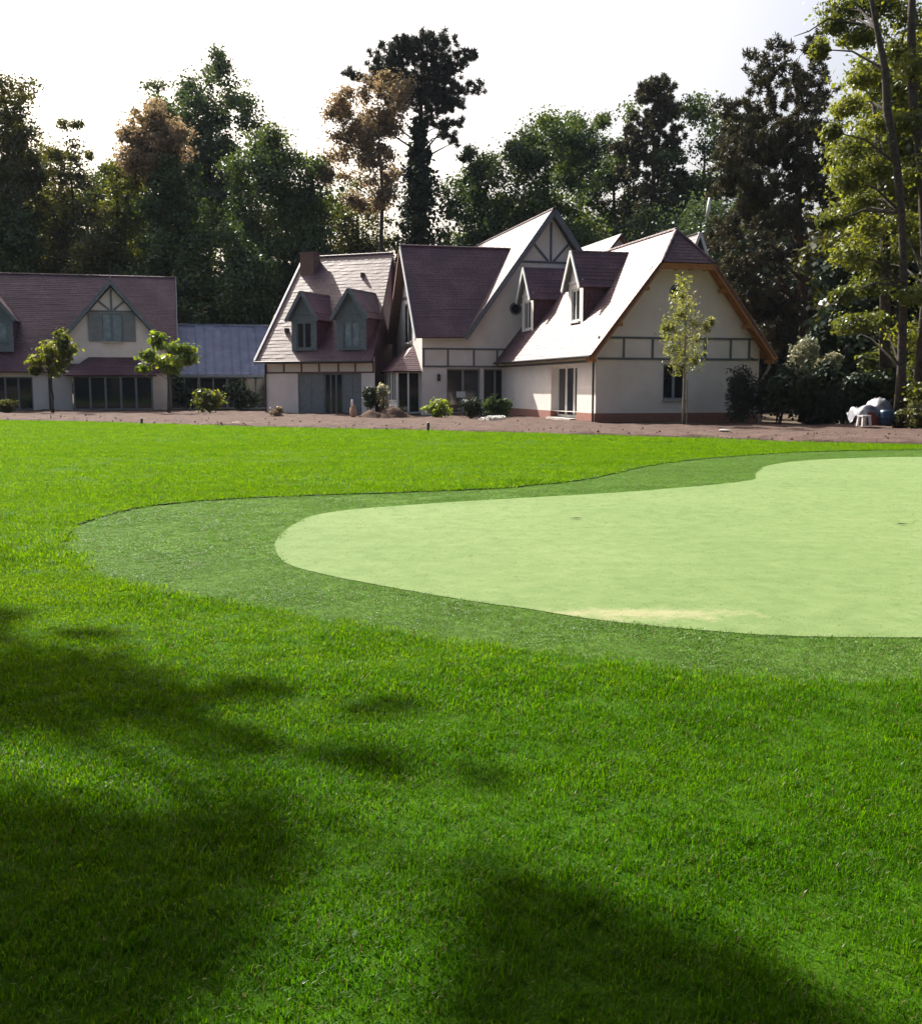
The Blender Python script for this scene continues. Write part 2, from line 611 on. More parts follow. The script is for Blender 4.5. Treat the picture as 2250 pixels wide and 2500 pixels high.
def tree(name, label, base, crowns, n_leaf, leaf=(0.24, 0.15), mat='leaf_green', bark='bark', r0=0.35, top=None,
         nclump=40, csize=0.3, group=None, cat='tree', shell=0.45, lo=0.35, limb_n=14, trunk=True, fold=0.03, squash=0.75):
    """crowns: list of (cx, cy, cz, rx, ry, rz) in world; base (x, y)"""
    root = empty(name, (base[0], base[1], 0))
    tag(root, label, cat, group)
    vol = [c[3] * c[4] * c[5] for c in crowns]
    CL, CR = [], []
    for c, v in zip(crowns, vol):
        k = max(5, int(nclump * v / sum(vol)))
        cl = clumps_in(c[:3], c[3:], k, lo)
        s = csize * min(c[3], c[4], c[5] * 1.2)
        rr = rng.uniform(0.65, 1.35, size=(k, 1)) * s * np.array([1, 1, squash])
        CL.append(cl)
        CR.append(rr)
    CL = np.concatenate(CL)
    CR = np.concatenate(CR)
    P, Q, T = crown_points(CL, CR, n_leaf / len(CL), shell)
    P = P - np.array([base[0], base[1], 0])
    me = foliage_mesh('crown', P, leaf[0], leaf[1], Q, 0.9, T, fold)
    link('crown', me, mat, root)
    if trunk:
        mb = MB()
        c0 = crowns[0]
        tp = top or (c0[0], c0[1], c0[2] + c0[5] * 0.6)
        sel = rng.permutation(len(CL))[:limb_n]
        limbs(mb, (0, 0, -0.1), (tp[0] - base[0], tp[1] - base[1], tp[2]), r0,
              [CL[i] - np.array([base[0], base[1], 0]) for i in sel])
        mb.build('trunk', bark, root, smooth=True)
    return root


def bush(name, label, base, radii, n, leaf, mat, cat='bush', nclump=12, csize=0.45, group=None, zc=None, stems=True, z0=0.0):
    zc = radii[2] if zc is None else zc
    root = empty(name, (base[0], base[1], z0))
    tag(root, label, cat, group)
    cl = clumps_in((0, 0, zc), (radii[0] * .75, radii[1] * .75, radii[2] * .8), nclump, 0.2)
    cr = rng.uniform(0.7, 1.3, size=(nclump, 1)) * csize * np.array([radii[0], radii[1], radii[2]])
    P, Q, T = crown_points(cl, cr, n / nclump)
    P[:, 2] = np.maximum(P[:, 2], 0.03)
    link('foliage', foliage_mesh('foliage', P, leaf[0], leaf[1], Q, 0.8, T, leaf[0] * 0.1), mat, root)
    if stems:
        mb = MB()
        for c in cl[:8]:
            mb.tube([(rng.normal(0, .06), rng.normal(0, .06), -0.05), tuple(c * np.array([.6, .6, .6])), tuple(c)], [0.03, 0.02, 0.008], 5)
        mb.build('stem', 'bark', root)
    return root


# ---------------------------------------------------------------- the ground
def smooth_closed(pts, per=6, jit=0.0):
    p = np.array(pts, float)
    n = len(p)
    out = []
    for i in range(n):
        a, b_, c, d = p[i - 1], p[i], p[(i + 1) % n], p[(i + 2) % n]
        # centripetal-ish: plain Catmull-Rom with chord limited tangents
        for k in range(per):
            t = k / per
            l = np.linalg.norm(c - b_)
            m1 = (c - a) / (np.linalg.norm(c - b_) + np.linalg.norm(b_ - a)) * l
            m2 = (d - b_) / (np.linalg.norm(d - c) + l) * l
            h = (2 * t ** 3 - 3 * t ** 2 + 1) * b_ + (t ** 3 - 2 * t ** 2 + t) * m1 + (-2 * t ** 3 + 3 * t ** 2) * c + (t ** 3 - t ** 2) * m2
            out.append(h)
    out = np.array(out)
    if jit:
        out += rng.normal(0, jit, out.shape)
    return out


def inside(poly, P):
    x, y = P[:, 0], P[:, 1]
    c = np.zeros(len(P), bool)
    px, py = poly[:, 0], poly[:, 1]
    j = len(poly) - 1
    for i in range(len(poly)):
        cond = ((py[i] > y) != (py[j] > y)) & (x < (px[j] - px[i]) * (y - py[i]) / (py[j] - py[i] + 1e-12) + px[i])
        c ^= cond
        j = i
    return c


def sheet(name, outer, holes, z, mat, drop=None, drop_mat=None):
    bm = bmesh.new()
    edges = []
    for loop in [outer] + holes:
        vs = [bm.verts.new((p[0], p[1], z)) for p in loop]
        for i in range(len(vs)):
            edges.append(bm.edges.new((vs[i], vs[(i + 1) % len(vs)])))
    bmesh.ops.triangle_fill(bm, use_beauty=True, use_dissolve=False, edges=edges, normal=(0, 0, 1))
    for f in bm.faces:
        if f.normal.z < 0:
            f.normal_flip()
    me = bpy.data.meshes.new(name)
    bm.to_mesh(me)
    bm.free()
    o = link(name, me, mat)
    o['kind'] = 'structure'
    return o


collar_out = [(-4.2, 11.15), (-4.45, 12.19), (-4.46, 13.31), (-4.26, 14.3), (-3.45, 15.16), (-2.19, 15.72), (0.0, 16.55), (1.17, 17.32), (2.23, 18.58),
              (3.1, 20.23), (4.23, 22.31), (5.43, 23.75), (7.33, 25.49), (8.99, 26.6), (11.92, 27.3), (15, 26.8), (17.2, 22), (16, 12), (9, 6.4), (5, 5.7),
              (2.51, 5.62), (1.81, 5.66), (1.29, 5.82), (0.89, 6.05), (0.46, 6.31), (0.0, 6.54), (-0.65, 6.97), (-1.02, 7.21), (-1.56, 7.63), (-2.14, 8.0),
              (-2.76, 8.59), (-3.23, 9.11), (-3.62, 9.82), (-3.92, 10.46)]
green_out = [(-1.93, 10.83), (-1.99, 11.59), (-1.97, 12.54), (-1.85, 13.33), (-1.42, 13.97), (0.0, 14.93), (1.37, 15.66), (2.78, 16.46), (4.23, 17.57),
             (5.12, 18.51), (5.51, 19.73), (6.21, 21.56), (7.2, 23.0), (8.65, 24.04), (10.74, 24.6), (14, 23.8), (15.3, 19), (13, 11), (8, 7.3), (4.6, 6.8),
             (2.99, 6.72), (2.47, 6.73), (1.99, 6.79), (1.61, 6.93), (1.29, 7.06), (0.89, 7.29), (0.55, 7.57), (0.0, 7.96), (-0.89, 8.75), (-1.4, 9.3),
             (-1.65, 9.72), (-1.82, 10.31)]
soil_edge = [(-45, 63.5), (-29.54, 55.62), (-22.66, 52.13), (-16.39, 48.48), (-10.83, 44.82), (-5.18, 41.25), (-1.14, 39.3), (1.81, 37.52), (4.48, 35.59),
             (6.88, 33.84), (8.43, 32.3), (10.44, 30.82), (12.85, 29.5), (14.87, 27.9), (22, 23), (30, 17)]
lawn_out = soil_edge + [(30, -25), (-45, -25)]
COLLAR = smooth_closed(collar_out, 9, 0.022)
GREEN = smooth_closed(green_out, 8, 0.003)
LAWN = np.array(lawn_out, float)
ZC = -0.02

gm = MB()
xs = np.concatenate([np.array([-2500, -600, -150]), np.linspace(-80, 80, 41), np.array([150, 600, 2500])])
ys = np.concatenate([np.array([-600, -120]), np.linspace(-30, 130, 41), np.array([250, 800, 2600])])
Z = {}
for j, y in enumerate(ys):
    for i, x in enumerate(xs):
        gm.v.append((x, y, -0.09))
for j in range(len(ys) - 1):
    for i in range(len(xs) - 1):
        a = j * len(xs) + i
        gm.f.append((a, a + 1, a + 1 + len(xs), a + len(xs)))
tag(gm.build('ground', 'forest_floor'), kind='structure')
lawn = sheet('lawn', LAWN, [COLLAR], 0.0, 'turf')
collar = sheet('collar', COLLAR, [GREEN], ZC, 'collar_turf')
green = sheet('putting_green', GREEN, [], ZC + 0.006, 'green_turf')
em = MB()
for i in range(len(COLLAR)):
    a, b_ = COLLAR[i], COLLAR[(i + 1) % len(COLLAR)]
    em.face([(a[0], a[1], -0.08), (b_[0], b_[1], -0.08), (b_[0], b_[1], 0.0), (a[0], a[1], 0.0)])
em.build('turf_edge', 'dark_soil', lawn)

# the strip of bare earth between lawn and houses
sm = MB()
nx, ny = 260, 34
back = [(-45, 78), (-30, 72.5), (-21, 74.5), (-13, 67.5), (-6, 64), (-2, 60), (3, 58), (6, 48), (14, 47), (18, 41.5), (24, 36), (32, 30)]
bx_ = [p[0] for p in back]
by_ = [p[1] for p in back]
ex_ = [p[0] for p in soil_edge]
ey_ = [p[1] for p in soil_edge]


def soil_h(x, y, f):
    h = 0.10 * math.sin(math.pi * min(1, f * 3.0)) if f < 0.33 else 0.0
    return h


SOIL = np.zeros((ny + 1, nx + 1, 3))
hn = rng.normal(0, 1, size=(ny + 1, nx + 1))
hs_ = (hn + np.roll(hn, 1, 0) + np.roll(hn, 1, 1) + np.roll(hn, -1, 1)) / 4
for j in range(ny + 1):
    f = (j / ny) ** 1.5
    for i in range(nx + 1):
        x = -44 + 74 * i / nx
        y0 = np.interp(x, ex_, ey_) - 0.15
        y1 = np.interp(x, bx_, by_) + 1.5
        y = y0 + (y1 - y0) * f
        bumpy = 0.05 * hs_[j, i] + 0.05 * math.sin(x * 1.3 + y * 0.7) * math.sin(y * 0.9 - x * 0.4)
        z = 0.015 + max(-0.02, 0.10 * math.exp(-((y - y0 - 1.5) / 1.2) ** 2) + bumpy * 1.0) if j else -0.07
        if x > 9:
            z += 0.12 * math.exp(-((y - y0 - 3.5) / 2.0) ** 2) * min(1, (x - 9) / 3) if j else 0
        SOIL[j, i] = (x, y, z)
sm.v = [tuple(p) for p in SOIL.reshape(-1, 3)]
for j in range(ny):
    for i in range(nx):
        a = j * (nx + 1) + i
        sm.f.append((a, a + 1, a + nx + 2, a + nx + 1))
tag(sm.build('soil_strip', 'soil', smooth=True), kind='structure')
# clods and small stones lying on it
cb = MB()
for k in range(1500):
    i = rng.integers(0, nx)
    j = min(ny - 2, int(abs(rng.normal(0, 0.35)) * ny) + 1)
    p = SOIL[j, i]
    r = 0.015 + 0.045 * rng.random() ** 4
    q = p + np.array([rng.uniform(-.14, .14), rng.uniform(-.1, .1), r * .3])
    n0 = len(cb.v)
    ang = rng.random() * 6
    for (dx, dy, dz) in ((1, 0, 0), (0, 1, 0), (-1, 0, 0), (0, -1, 0), (0, 0, 1), (0, 0, -1)):
        s = r * rng.uniform(.7, 1.3)
        cb.v.append((q[0] + (dx * math.cos(ang) - dy * math.sin(ang)) * s, q[1] + (dx * math.sin(ang) + dy * math.cos(ang)) * s, q[2] + dz * s * .8))
    for f in ((0, 1, 4), (1, 2, 4), (2, 3, 4), (3, 0, 4), (1, 0, 5), (2, 1, 5), (3, 2, 5), (0, 3, 5)):
        cb.f.append(tuple(n0 + q_ for q_ in f))
tag(cb.build('soil_clods', 'soil'), 'small reddish clods of earth strewn over the bare soil strip', 'soil', kind='stuff')


# ---------------------------------------------------------------- grass tufts, scattered by geometry nodes
def tuft_collection(name, mat, variants, blades, radius, h, w, lean, straw=0.0):
    col = bpy.data.collections.new(name)
    for k in range(variants):
        me = bpy.data.meshes.new(name + '_tuft')
        V, Fc, T, MI = [], [], [], []
        for b_ in range(blades):
            MI += [1 if rng.random() < straw else 0] * 2
            a = rng.uniform(0, 6.283)
            r = radius * math.sqrt(rng.random())
            p = np.array([r * math.cos(a), r * math.sin(a), -0.004])
            hh = h * rng.uniform(0.55, 1.25)
            ww = w * rng.uniform(0.7, 1.2)
            da = rng.uniform(0, 6.283)
            d = np.array([math.cos(da), math.sin(da), 0])
            s = np.array([-d[1], d[0], 0]) * ww / 2
            ln = lean * rng.uniform(0.2, 1.3)
            m_ = p + np.array([0, 0, hh * 0.6]) + d * hh * ln * 0.35
            t_ = p + np.array([0, 0, hh * (1 - 0.25 * ln)]) + d * hh * ln
            n0 = len(V)
            V += [p - s, p + s, m_ + s * .8, m_ - s * .8, t_]
            Fc += [(n0, n0 + 1, n0 + 2, n0 + 3), (n0 + 3, n0 + 2, n0 + 4)]
            T += [rng.random()] * 5
        me.from_pydata([tuple(v) for v in V], [], Fc)
        at_ = me.attributes.new('tone', 'FLOAT', 'POINT')
        at_.data.foreach_set('value', np.array(T, np.float32))
        me.materials.append(MATS[mat])
        me.materials.append(MATS['straw_blade'])
        me.polygons.foreach_set('material_index', np.array(MI, np.int32))
        o = bpy.data.objects.new(name + '_tuft', me)
        col.objects.link(o)
    return col


def scatter(name, pts, scales, col, label, cat):
    me = bpy.data.meshes.new(name)
    me.vertices.add(len(pts))
    me.vertices.foreach_set('co', pts.astype(np.float32).reshape(-1))
    at_ = me.attributes.new('size', 'FLOAT', 'POINT')
    at_.data.foreach_set('value', scales.astype(np.float32))
    o = bpy.data.objects.new(name, me)
    COL.objects.link(o)
    ng = bpy.data.node_groups.new(name + '_nodes', 'GeometryNodeTree')
    ng.interface.new_socket('Geometry', in_out='INPUT', socket_type='NodeSocketGeometry')
    ng.interface.new_socket('Geometry', in_out='OUTPUT', socket_type='NodeSocketGeometry')
    nd = ng.nodes
    gi, go = nd.new('NodeGroupInput'), nd.new('NodeGroupOutput')
    mtp = nd.new('GeometryNodeMeshToPoints')
    iop = nd.new('GeometryNodeInstanceOnPoints')
    ci = nd.new('GeometryNodeCollectionInfo')
    ci.inputs['Collection'].default_value = col
    ci.inputs['Separate Children'].default_value = True
    ci.inputs['Reset Children'].default_value = True
    rv = nd.new('FunctionNodeRandomValue')
    rv.data_type = 'FLOAT_VECTOR'
    rv.inputs[0].default_value = (-0.12, -0.12, 0)
    rv.inputs[1].default_value = (0.12, 0.12, 6.283)
    na = nd.new('GeometryNodeInputNamedAttribute')
    na.data_type = 'FLOAT'
    na.inputs['Name'].default_value = 'size'
    ng.links.new(gi.outputs[0], mtp.inputs['Mesh'])
    ng.links.new(mtp.outputs[0], iop.inputs['Points'])
    ng.links.new(ci.outputs[0], iop.inputs['Instance'])
    iop.inputs['Pick Instance'].default_value = True
    ng.links.new(rv.outputs[0], iop.inputs['Rotation'])
    ng.links.new(na.outputs[0], iop.inputs['Scale'])
    ng.links.new(iop.outputs[0], go.inputs[0])
    md = o.modifiers.new('scatter', 'NODES')
    md.node_group = ng
    tag(o, label, cat, kind='stuff')
    return o


def in_view(P, m=0.04):
    return (np.abs(P[:, 0]) < (0.436 + m) * P[:, 1] + 3.2)


def sample(y0, y1, dens):
    x1 = 0.5 * y1 + 3.4
    n = int((y1 - y0) * 2 * x1 * dens)
    P = np.column_stack([rng.uniform(-x1, x1, n), rng.uniform(y0, y1, n)])
    return P[in_view(P)]


def value_noise(P, s, seed):
    r2 = np.random.default_rng(seed)
    g_ = r2.random((128, 128))
    q = P / s + 1000
    i = np.floor(q).astype(int)
    f = q - i
    f = f * f * (3 - 2 * f)
    a = g_[i[:, 0] % 128, i[:, 1] % 128]
    b_ = g_[(i[:, 0] + 1) % 128, i[:, 1] % 128]
    c = g_[i[:, 0] % 128, (i[:, 1] + 1) % 128]
    d = g_[(i[:, 0] + 1) % 128, (i[:, 1] + 1) % 128]
    return (a * (1 - f[:, 0]) + b_ * f[:, 0]) * (1 - f[:, 1]) + (c * (1 - f[:, 0]) + d * f[:, 0]) * f[:, 1]


lawn_tufts = tuft_collection('lawn_blades', 'lawn_blade', 10, 16, 0.05, 0.035, 0.003, 0.8, 0.045)
lawn_far_tufts = tuft_collection('far_lawn_blades', 'backlit_tint_blade', 8, 16, 0.09, 0.036, 0.0072, 0.8, 0.04)
collar_tufts = tuft_collection('collar_blades', 'collar_blade', 6, 20, 0.05, 0.017, 0.0036, 0.9, 0.03)
green_tufts = tuft_collection('green_blades', 'green_blade', 6, 22, 0.06, 0.0035, 0.004, 0.9)

FP, FS, DP, DS = [], [], [], []
for (y0, y1, dens, s, near) in ((0.8, 5.0, 950, 1.0, 1), (5.0, 9.0, 620, 1.15, 1), (9.0, 17, 260, 0.95, 0), (17, 30, 130, 1.1, 0), (30, 60, 60, 1.35, 0)):
    P = sample(y0, y1, dens)
    jt = np.where((P[:, 1] < 11.5)[:, None], rng.normal(0, 0.07, P.shape), rng.normal(0, 0.018, P.shape))       # near edge grows ragged into the collar
    P = P[~inside(COLLAR, P + jt) & inside(LAWN, P)]
    k_n = 1.0 if near else 2.0
    vn = value_noise(P, 0.35 * k_n, 3) * 0.45 + value_noise(P * np.array([0.4, 1.6]), 0.9 * k_n, 4) * 0.55
    sz = s * (0.5 + 1.0 * vn) * rng.uniform(0.8, 1.2, len(P))
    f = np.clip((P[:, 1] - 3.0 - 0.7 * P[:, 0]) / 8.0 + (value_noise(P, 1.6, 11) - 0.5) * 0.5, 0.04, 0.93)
    lit_tint = rng.random(len(P)) < f  # brighter, backlit-tinted blades grow commoner far off and to the left
    FP.append(P[~lit_tint])
    FS.append(sz[~lit_tint] if near else sz[~lit_tint] * 1.9)
    DP.append(P[lit_tint])
    DS.append(sz[lit_tint] * 0.62 if near else sz[lit_tint])
P = np.concatenate(FP)
scatter('fresh_lawn_grass', np.column_stack([P, np.zeros(len(P))]), np.concatenate(FS), lawn_tufts, 'deep green lawn grass thickest in the shaded foreground', 'grass')
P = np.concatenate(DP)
scatter('lit_tint_lawn_grass', np.column_stack([P, np.zeros(len(P))]), np.concatenate(DS), lawn_far_tufts, 'yellow-green lawn grass with sun glow tinted in, thickest between the putting green and the houses', 'grass')
PS, SS = [], []
for (y0, y1, dens, s) in ((5.0, 10, 900, 1.0), (10, 28, 300, 1.35)):
    P = sample(y0, y1, dens)
    P = P[inside(COLLAR, P) & ~inside(GREEN, P)]
    PS.append(P)
    SS.append(s * (0.7 + 0.6 * value_noise(P, 0.5, 8)) * rng.uniform(0.8, 1.2, len(P)))
P = np.concatenate(PS)
scatter('collar_grass', np.column_stack([P, np.full(len(P), ZC)]), np.concatenate(SS), collar_tufts, 'short bluish green collar grass ringing the putting green', 'grass')
PS, SS = [], []
for (y0, y1, dens, s) in ((6.5, 12, 520, 0.9), (12, 25, 200, 1.3)):
    P = sample(y0, y1, dens)
    P = P[inside(GREEN, P)]
    PS.append(P)
    SS.append(s * rng.uniform(0.8, 1.2, len(P)))
P = np.concatenate(PS)
scatter('green_grass', np.column_stack([P, np.full(len(P), ZC + 0.006)]), np.concatenate(SS), green_tufts, 'close mown pale green grass of the putting green', 'grass')

# ---------------------------------------------------------------- house building kit
class House:
    def __init__(self, name, label, loc):
        self.root = empty(name, loc)
        tag(self.root, label, 'house')
        self.inv = Matrix.Translation(loc).inverted()
        self.fr = Matrix.Identity(4)

    def use(self, o, deg):
        self.fr = self.inv @ frame(o, deg)

    def add(self, name, mb, mat, parent=None, smooth=False, mtx=None):
        """part of the house; with parent = a part: its sub-part (same frame)"""
        if parent is None:
            return mb.build(name, mat, self.root, self.fr @ mtx if mtx is not None else self.fr.copy(), smooth)
        return mb.build(name, mat, parent, mtx, smooth)


def slope_mesh(E0, E1, R1, R0, course=0.19, step=0.013, seg=0.9, thick=0.1):
    """roof slope in overlapping courses of tiles; E eave, R ridge; normal (E1-E0)x(R0-E0)"""
    E0, E1, R1, R0 = [Vector(p) for p in (E0, E1, R1, R0)]
    n = (E1 - E0).cross(R0 - E0).normalized()
    if n.z < 0:
        n = -n
    h = max((R0 - E0).length, 0.1)
    # length up the slope: distance of R0 from the eave line
    ed = (E1 - E0).normalized()
    hh = ((R0 - E0) - ed * (R0 - E0).dot(ed)).length
    k = max(2, int(hh / course))
    mb = MB()
    m = max(1, int((E1 - E0).length / seg))
    up = (R0 - E0) - ed * (R0 - E0).dot(ed)
    up.normalize()
    prev = None
    for i in range(k):
        t0, t1 = i / k, (i + 1) / k
        lo, hi = [], []
        for j in range(m + 1):
            u = j / m
            a = E0.lerp(E1, u)
            b_ = R0.lerp(R1, u)
            jz = random.uniform(-0.004, 0.007)
            js = random.uniform(-0.012, 0.012)
            lo.append(a.lerp(b_, t0) + n * (step + jz) + up * js)
            hi.append(a.lerp(b_, t1) + n * 0.002)
        n0 = len(mb.v)
        mb.v += [tuple(p) for p in lo] + [tuple(p) for p in hi]
        for j in range(m):
            mb.f.append((n0 + j, n0 + j + 1, n0 + m + 2 + j, n0 + m + 1 + j))
        if prev is not None:
            for j in range(m):
                mb.f.append((prev + j, prev + j + 1, n0 + j + 1, n0 + j))
        prev = n0 + m + 1
    # edges of the tile layer
    d = n * -thick
    for a, b_ in ((E0, E1), (E1, R1), (R0, E0)):
        q = n * (step * 0.9)
        mb.face([a + d, b_ + d, b_ + q, a + q])
    return mb


def roof(H, name, E0, E1, R1, R0, under='pine_wood', parent=None, **kw):
    """slope and the boarded soffit under it"""
    r = H.add(name, slope_mesh(E0, E1, R1, R0, **kw), 'roof_tile', parent)
    if under:
        P = [Vector(p) for p in (E0, E1, R1, R0)]
        n = (P[1] - P[0]).cross(P[3] - P[0]).normalized()
        if n.z < 0:
            n = -n
        s = MB().face([p - n * 0.105 for p in P])
        H.add('soffit', s, under, parent if parent else r)
    return r


def wall_with_holes(x0, x1, z0, z1, holes, y0=0.0, thick=0.3):
    xs = sorted({x0, x1} | {h[0] for h in holes} | {h[1] for h in holes})
    zs = sorted({z0, z1} | {h[2] for h in holes} | {h[3] for h in holes})
    mb = MB()
    for a, b_ in zip(xs[:-1], xs[1:]):
        for c, d in zip(zs[:-1], zs[1:]):
            mx, mz = (a + b_) / 2, (c + d) / 2
            if any(h[0] < mx < h[1] and h[2] < mz < h[3] for h in holes):
                continue
            mb.face([(a, y0, c), (b_, y0, c), (b_, y0, d), (a, y0, d)])
    for h in holes:
        a, b_, c, d = h
        for q in (((a, c), (a, d)), ((b_, d), (b_, c)), ((a, d), (b_, d)), ((b_, c), (a, c))):
            (xa, za), (xb, zb) = q
            mb.face([(xa, y0, za), (xb, y0, zb), (xb, y0 + thick, zb), (xa, y0 + thick, za)])
    return mb


def window(H, x0, x1, z0, z1, y=0.12, cols=2, rows=1, mat='white_paint', fw=0.07, glass='glass', name='window', parent=None, sill=True, mtx=None):
    mb = MB()
    t = 0.07
    mb.box(x0, x0 + fw, y, y + t, z0, z1).box(x1 - fw, x1, y, y + t, z0, z1)
    mb.box(x0 + fw, x1 - fw, y, y + t, z1 - fw, z1).box(x0 + fw, x1 - fw, y, y + t, z0, z0 + fw)
    cw = (x1 - x0 - 2 * fw) / cols
    rh = (z1 - z0 - 2 * fw) / rows
    for c in range(1, cols):
        x = x0 + fw + c * cw
        mb.box(x - fw * .7, x + fw * .7, y - 0.012, y + t - .01, z0 + fw, z1 - fw)
    for r_i in range(1, rows):
        z = z0 + fw + r_i * rh
        mb.box(x0 + fw, x1 - fw, y + 0.008, y + t - .02, z - .02, z + .02)
    w = H.add(name, mb, mat, parent, mtx=mtx)
    if parent is None:
        for c in range(cols):
            for r_i in range(rows):
                a = x0 + fw + c * cw
                b_ = z0 + fw + r_i * rh
                H.add('pane', MB().box(a + .003, a + cw - .003, y + 0.036, y + 0.046, b_ + .003, b_ + rh - .003), glass, w)
        if sill:
            H.add('sill', MB().box(x0 - .05, x1 + .05, y - .2, y - .004, z0 - .07, z0 - .004), 'stone', w)
    else:
        for c in range(cols):
            a = x0 + fw + c * cw
            H.add('pane', MB().box(a + .003, a + cw - .003, y + 0.036, y + 0.046, z0 + fw + .003, z1 - fw - .003), glass, parent, mtx=mtx)
    return w


def boards(H, pts_list, w, h, mat, name='timber', up=(0, -1, 0), parent=None, mtx=None):
    for a, b_ in pts_list:
        H.add(name, MB().bar(a, b_, w, h, up), mat, parent, mtx=mtx)


def rail_band(H, x0, x1, za, zb, posts, y=-0.015, w=0.11, mat='timber_grey'):
    for z in (za, zb):
        H.add('timber', MB().box(x0, x1, y - 0.03, y + 0.03, z - w / 2, z + w / 2), mat)
    for x in posts:
        H.add('timber', MB().box(x - w / 2, x + w / 2, y - 0.026, y + 0.026, za + w / 2 + .002, zb - w / 2 - .002), mat)


def ridge_tiles(H, a, b_, parent, r=0.11, L=0.45):
    """half-round ridge tiles as one run of overlapping pieces"""
    a, b_ = Vector(a), Vector(b_)
    n = max(1, int((b_ - a).length / L))
    mb = MB()
    for i in range(n):
        p, q = a.lerp(b_, i / n), a.lerp(b_, (i + 1.05) / n)
        d = (q - p).normalized()
        s = d.cross(Vector((0, 0, 1))).normalized()
        n0 = len(mb.v)
        for c, rr in ((p, r), (q, r * 0.86)):
            for k in range(6):
                an = math.pi * k / 5
                mb.v.append(tuple(c + s * rr * math.cos(an) + Vector((0, 0, 1)) * (rr * math.sin(an) - 0.03)))
        for k in range(5):
            mb.f.append((n0 + k, n0 + k + 1, n0 + k + 7, n0 + k + 6))
    H.add('ridge_tiles', mb, 'roof_tile', parent)


def dormer(H, mtx, half, z0, ze, zp, depth_base, depth_eave, depth_ridge, win, board='slate_paint', front='slate_paint', cheek='roof_tile',
           frame_mat='slate_paint', glass='glass', over=0.22, brace=True):
    """gabled dormer; local x along its front, y into the roof, front at y = 0. depth_*: how far back each level runs"""
    d = H.add('dormer', MB().face([(-half, 0, z0), (-win[0], 0, z0), (-win[0], 0, ze), (-half, 0, ze)])
              .face([(win[0], 0, z0), (half, 0, z0), (half, 0, ze), (win[0], 0, ze)])
              .face([(-half, 0, ze), (half, 0, ze), (half, 0, ze + .01), (0, 0, zp - .12), (-half, 0, ze + .01)])
              .face([(-win[0], 0, z0), (win[0], 0, z0), (win[0], 0, win[1]), (-win[0], 0, win[1])])
              .face([(-win[0], 0, win[2]), (win[0], 0, win[2]), (win[0], 0, ze), (-win[0], 0, ze)]), front, mtx=mtx)
    for s in (-1, 1):
        H.add('cheek', MB().face([(s * half, 0.004, z0), (s * half, depth_eave, ze + .05), (s * half, 0.004, ze + .05)][::s]), cheek, d)
    drop = (zp - ze) / half * over
    for s in (-1, 1):
        xe = s * (half + over)
        ra = -0.28
        de = max(0.05, depth_eave - drop * (depth_ridge - depth_eave) / (zp - ze))
        E0, E1 = (xe, ra, ze - drop), (xe, de + .1, ze - drop)
        R1, R0 = (0, depth_ridge + .1, zp), (0, ra, zp)
        roof(H, 'dormer_roof', E0, E1, R1, R0, under='timber_grey', parent=d, course=0.22, seg=0.6)
        H.add('bargeboard', MB().bar((0, ra - .02, zp - .06), (xe, ra - .02, ze - drop - .06), 0.05, 0.2, up=(s * (zp - ze), 0, half + over)), board, d)
    window(H, -win[0], win[0], win[1], win[2], y=0.03, cols=2, mat=frame_mat, fw=0.08, glass=glass, name='window_frame', parent=d, sill=False)
    H.add('window_sill', MB().box(-win[0] - .1, win[0] + .1, -.1, .0, win[1] - .1, win[1] - .01), frame_mat, d)
    if brace:
        H.add('tie_beam', MB().box(-half, half, -.05, -.004, ze - .06, ze + .06), board, d)
    return d


# ================================================================ the big house on the right
RO = (6.083, 48.0)
MO = (2.433, 62.136)
LO = (-12.745, 66.03, -0.104)
LS = Matrix.Scale(1.065, 4)
A = 14.48
hr = House('country_house', 'large cream half-timbered country house with steep gabled tile roofs and dormers', (6.083, 48.0, 0))

# ---- wing with the half-hipped gable (local x along gable, y back)
hr.use(RO, A)
EZ, RZ, W = 3.0, 8.8, 8.15
xc = 4.07
hz, hx = 7.15, None
k_ = (RZ - EZ) / (xc + 0.5)
xl = -0.5 + (hz - EZ) / k_
xr = 2 * xc - xl
XE = 2 * xc + 0.5
# gable wall with window
hg = [(3.28, 4.42, 1.02, 2.64)]
hr.add('gable_wall', wall_with_holes(0, W, 0.42, EZ + 0.45, hg), 'render_wall')
hr.add('gable_top', MB().prism([(0.02, EZ + .451), (W - .02, EZ + .451), (xr + .15, hz - .12), (xl - .15, hz - .12)], 0, 0.3), 'render_wall')
hr.add('plinth', MB().box(-.03, W + .03, -.03, .29, -.1, 0.42), 'brick')
window(hr, 3.28, 4.42, 1.02, 2.64, cols=2, mat='grey_frame', fw=0.09)
rail_band(hr, 0.06, W - .06, 2.88, 3.82, [1.31, 2.72, 4.05, 5.35, 6.65, 7.6], w=0.1)
# round window
ring = MB()
for k in range(20):
    a0, a1 = 2 * math.pi * k / 20, 2 * math.pi * (k + 1) / 20
    for r_i, r_o, yy in ((0.23, 0.33, -0.04),):
        p = [(3.85 + r * math.cos(a), yy, 5.93 + r * math.sin(a)) for r, a in ((r_i, a0), (r_o, a0), (r_o, a1), (r_i, a1))]
        ring.face(p)
        ring.face([p[1], (p[1][0], 0.02, p[1][2]), (p[2][0], 0.02, p[2][2]), p[2]])
        ring.face([p[0], p[3], (p[3][0], 0.02, p[3][2]), (p[0][0], 0.02, p[0][2])])
ow = hr.add('round_window', ring, 'timber_grey')
hr.add('pane', MB().face([(3.85 + .24 * math.cos(2 * math.pi * k / 20), -0.012, 5.93 + .24 * math.sin(2 * math.pi * k / 20)) for k in range(20)]), 'glass', ow)
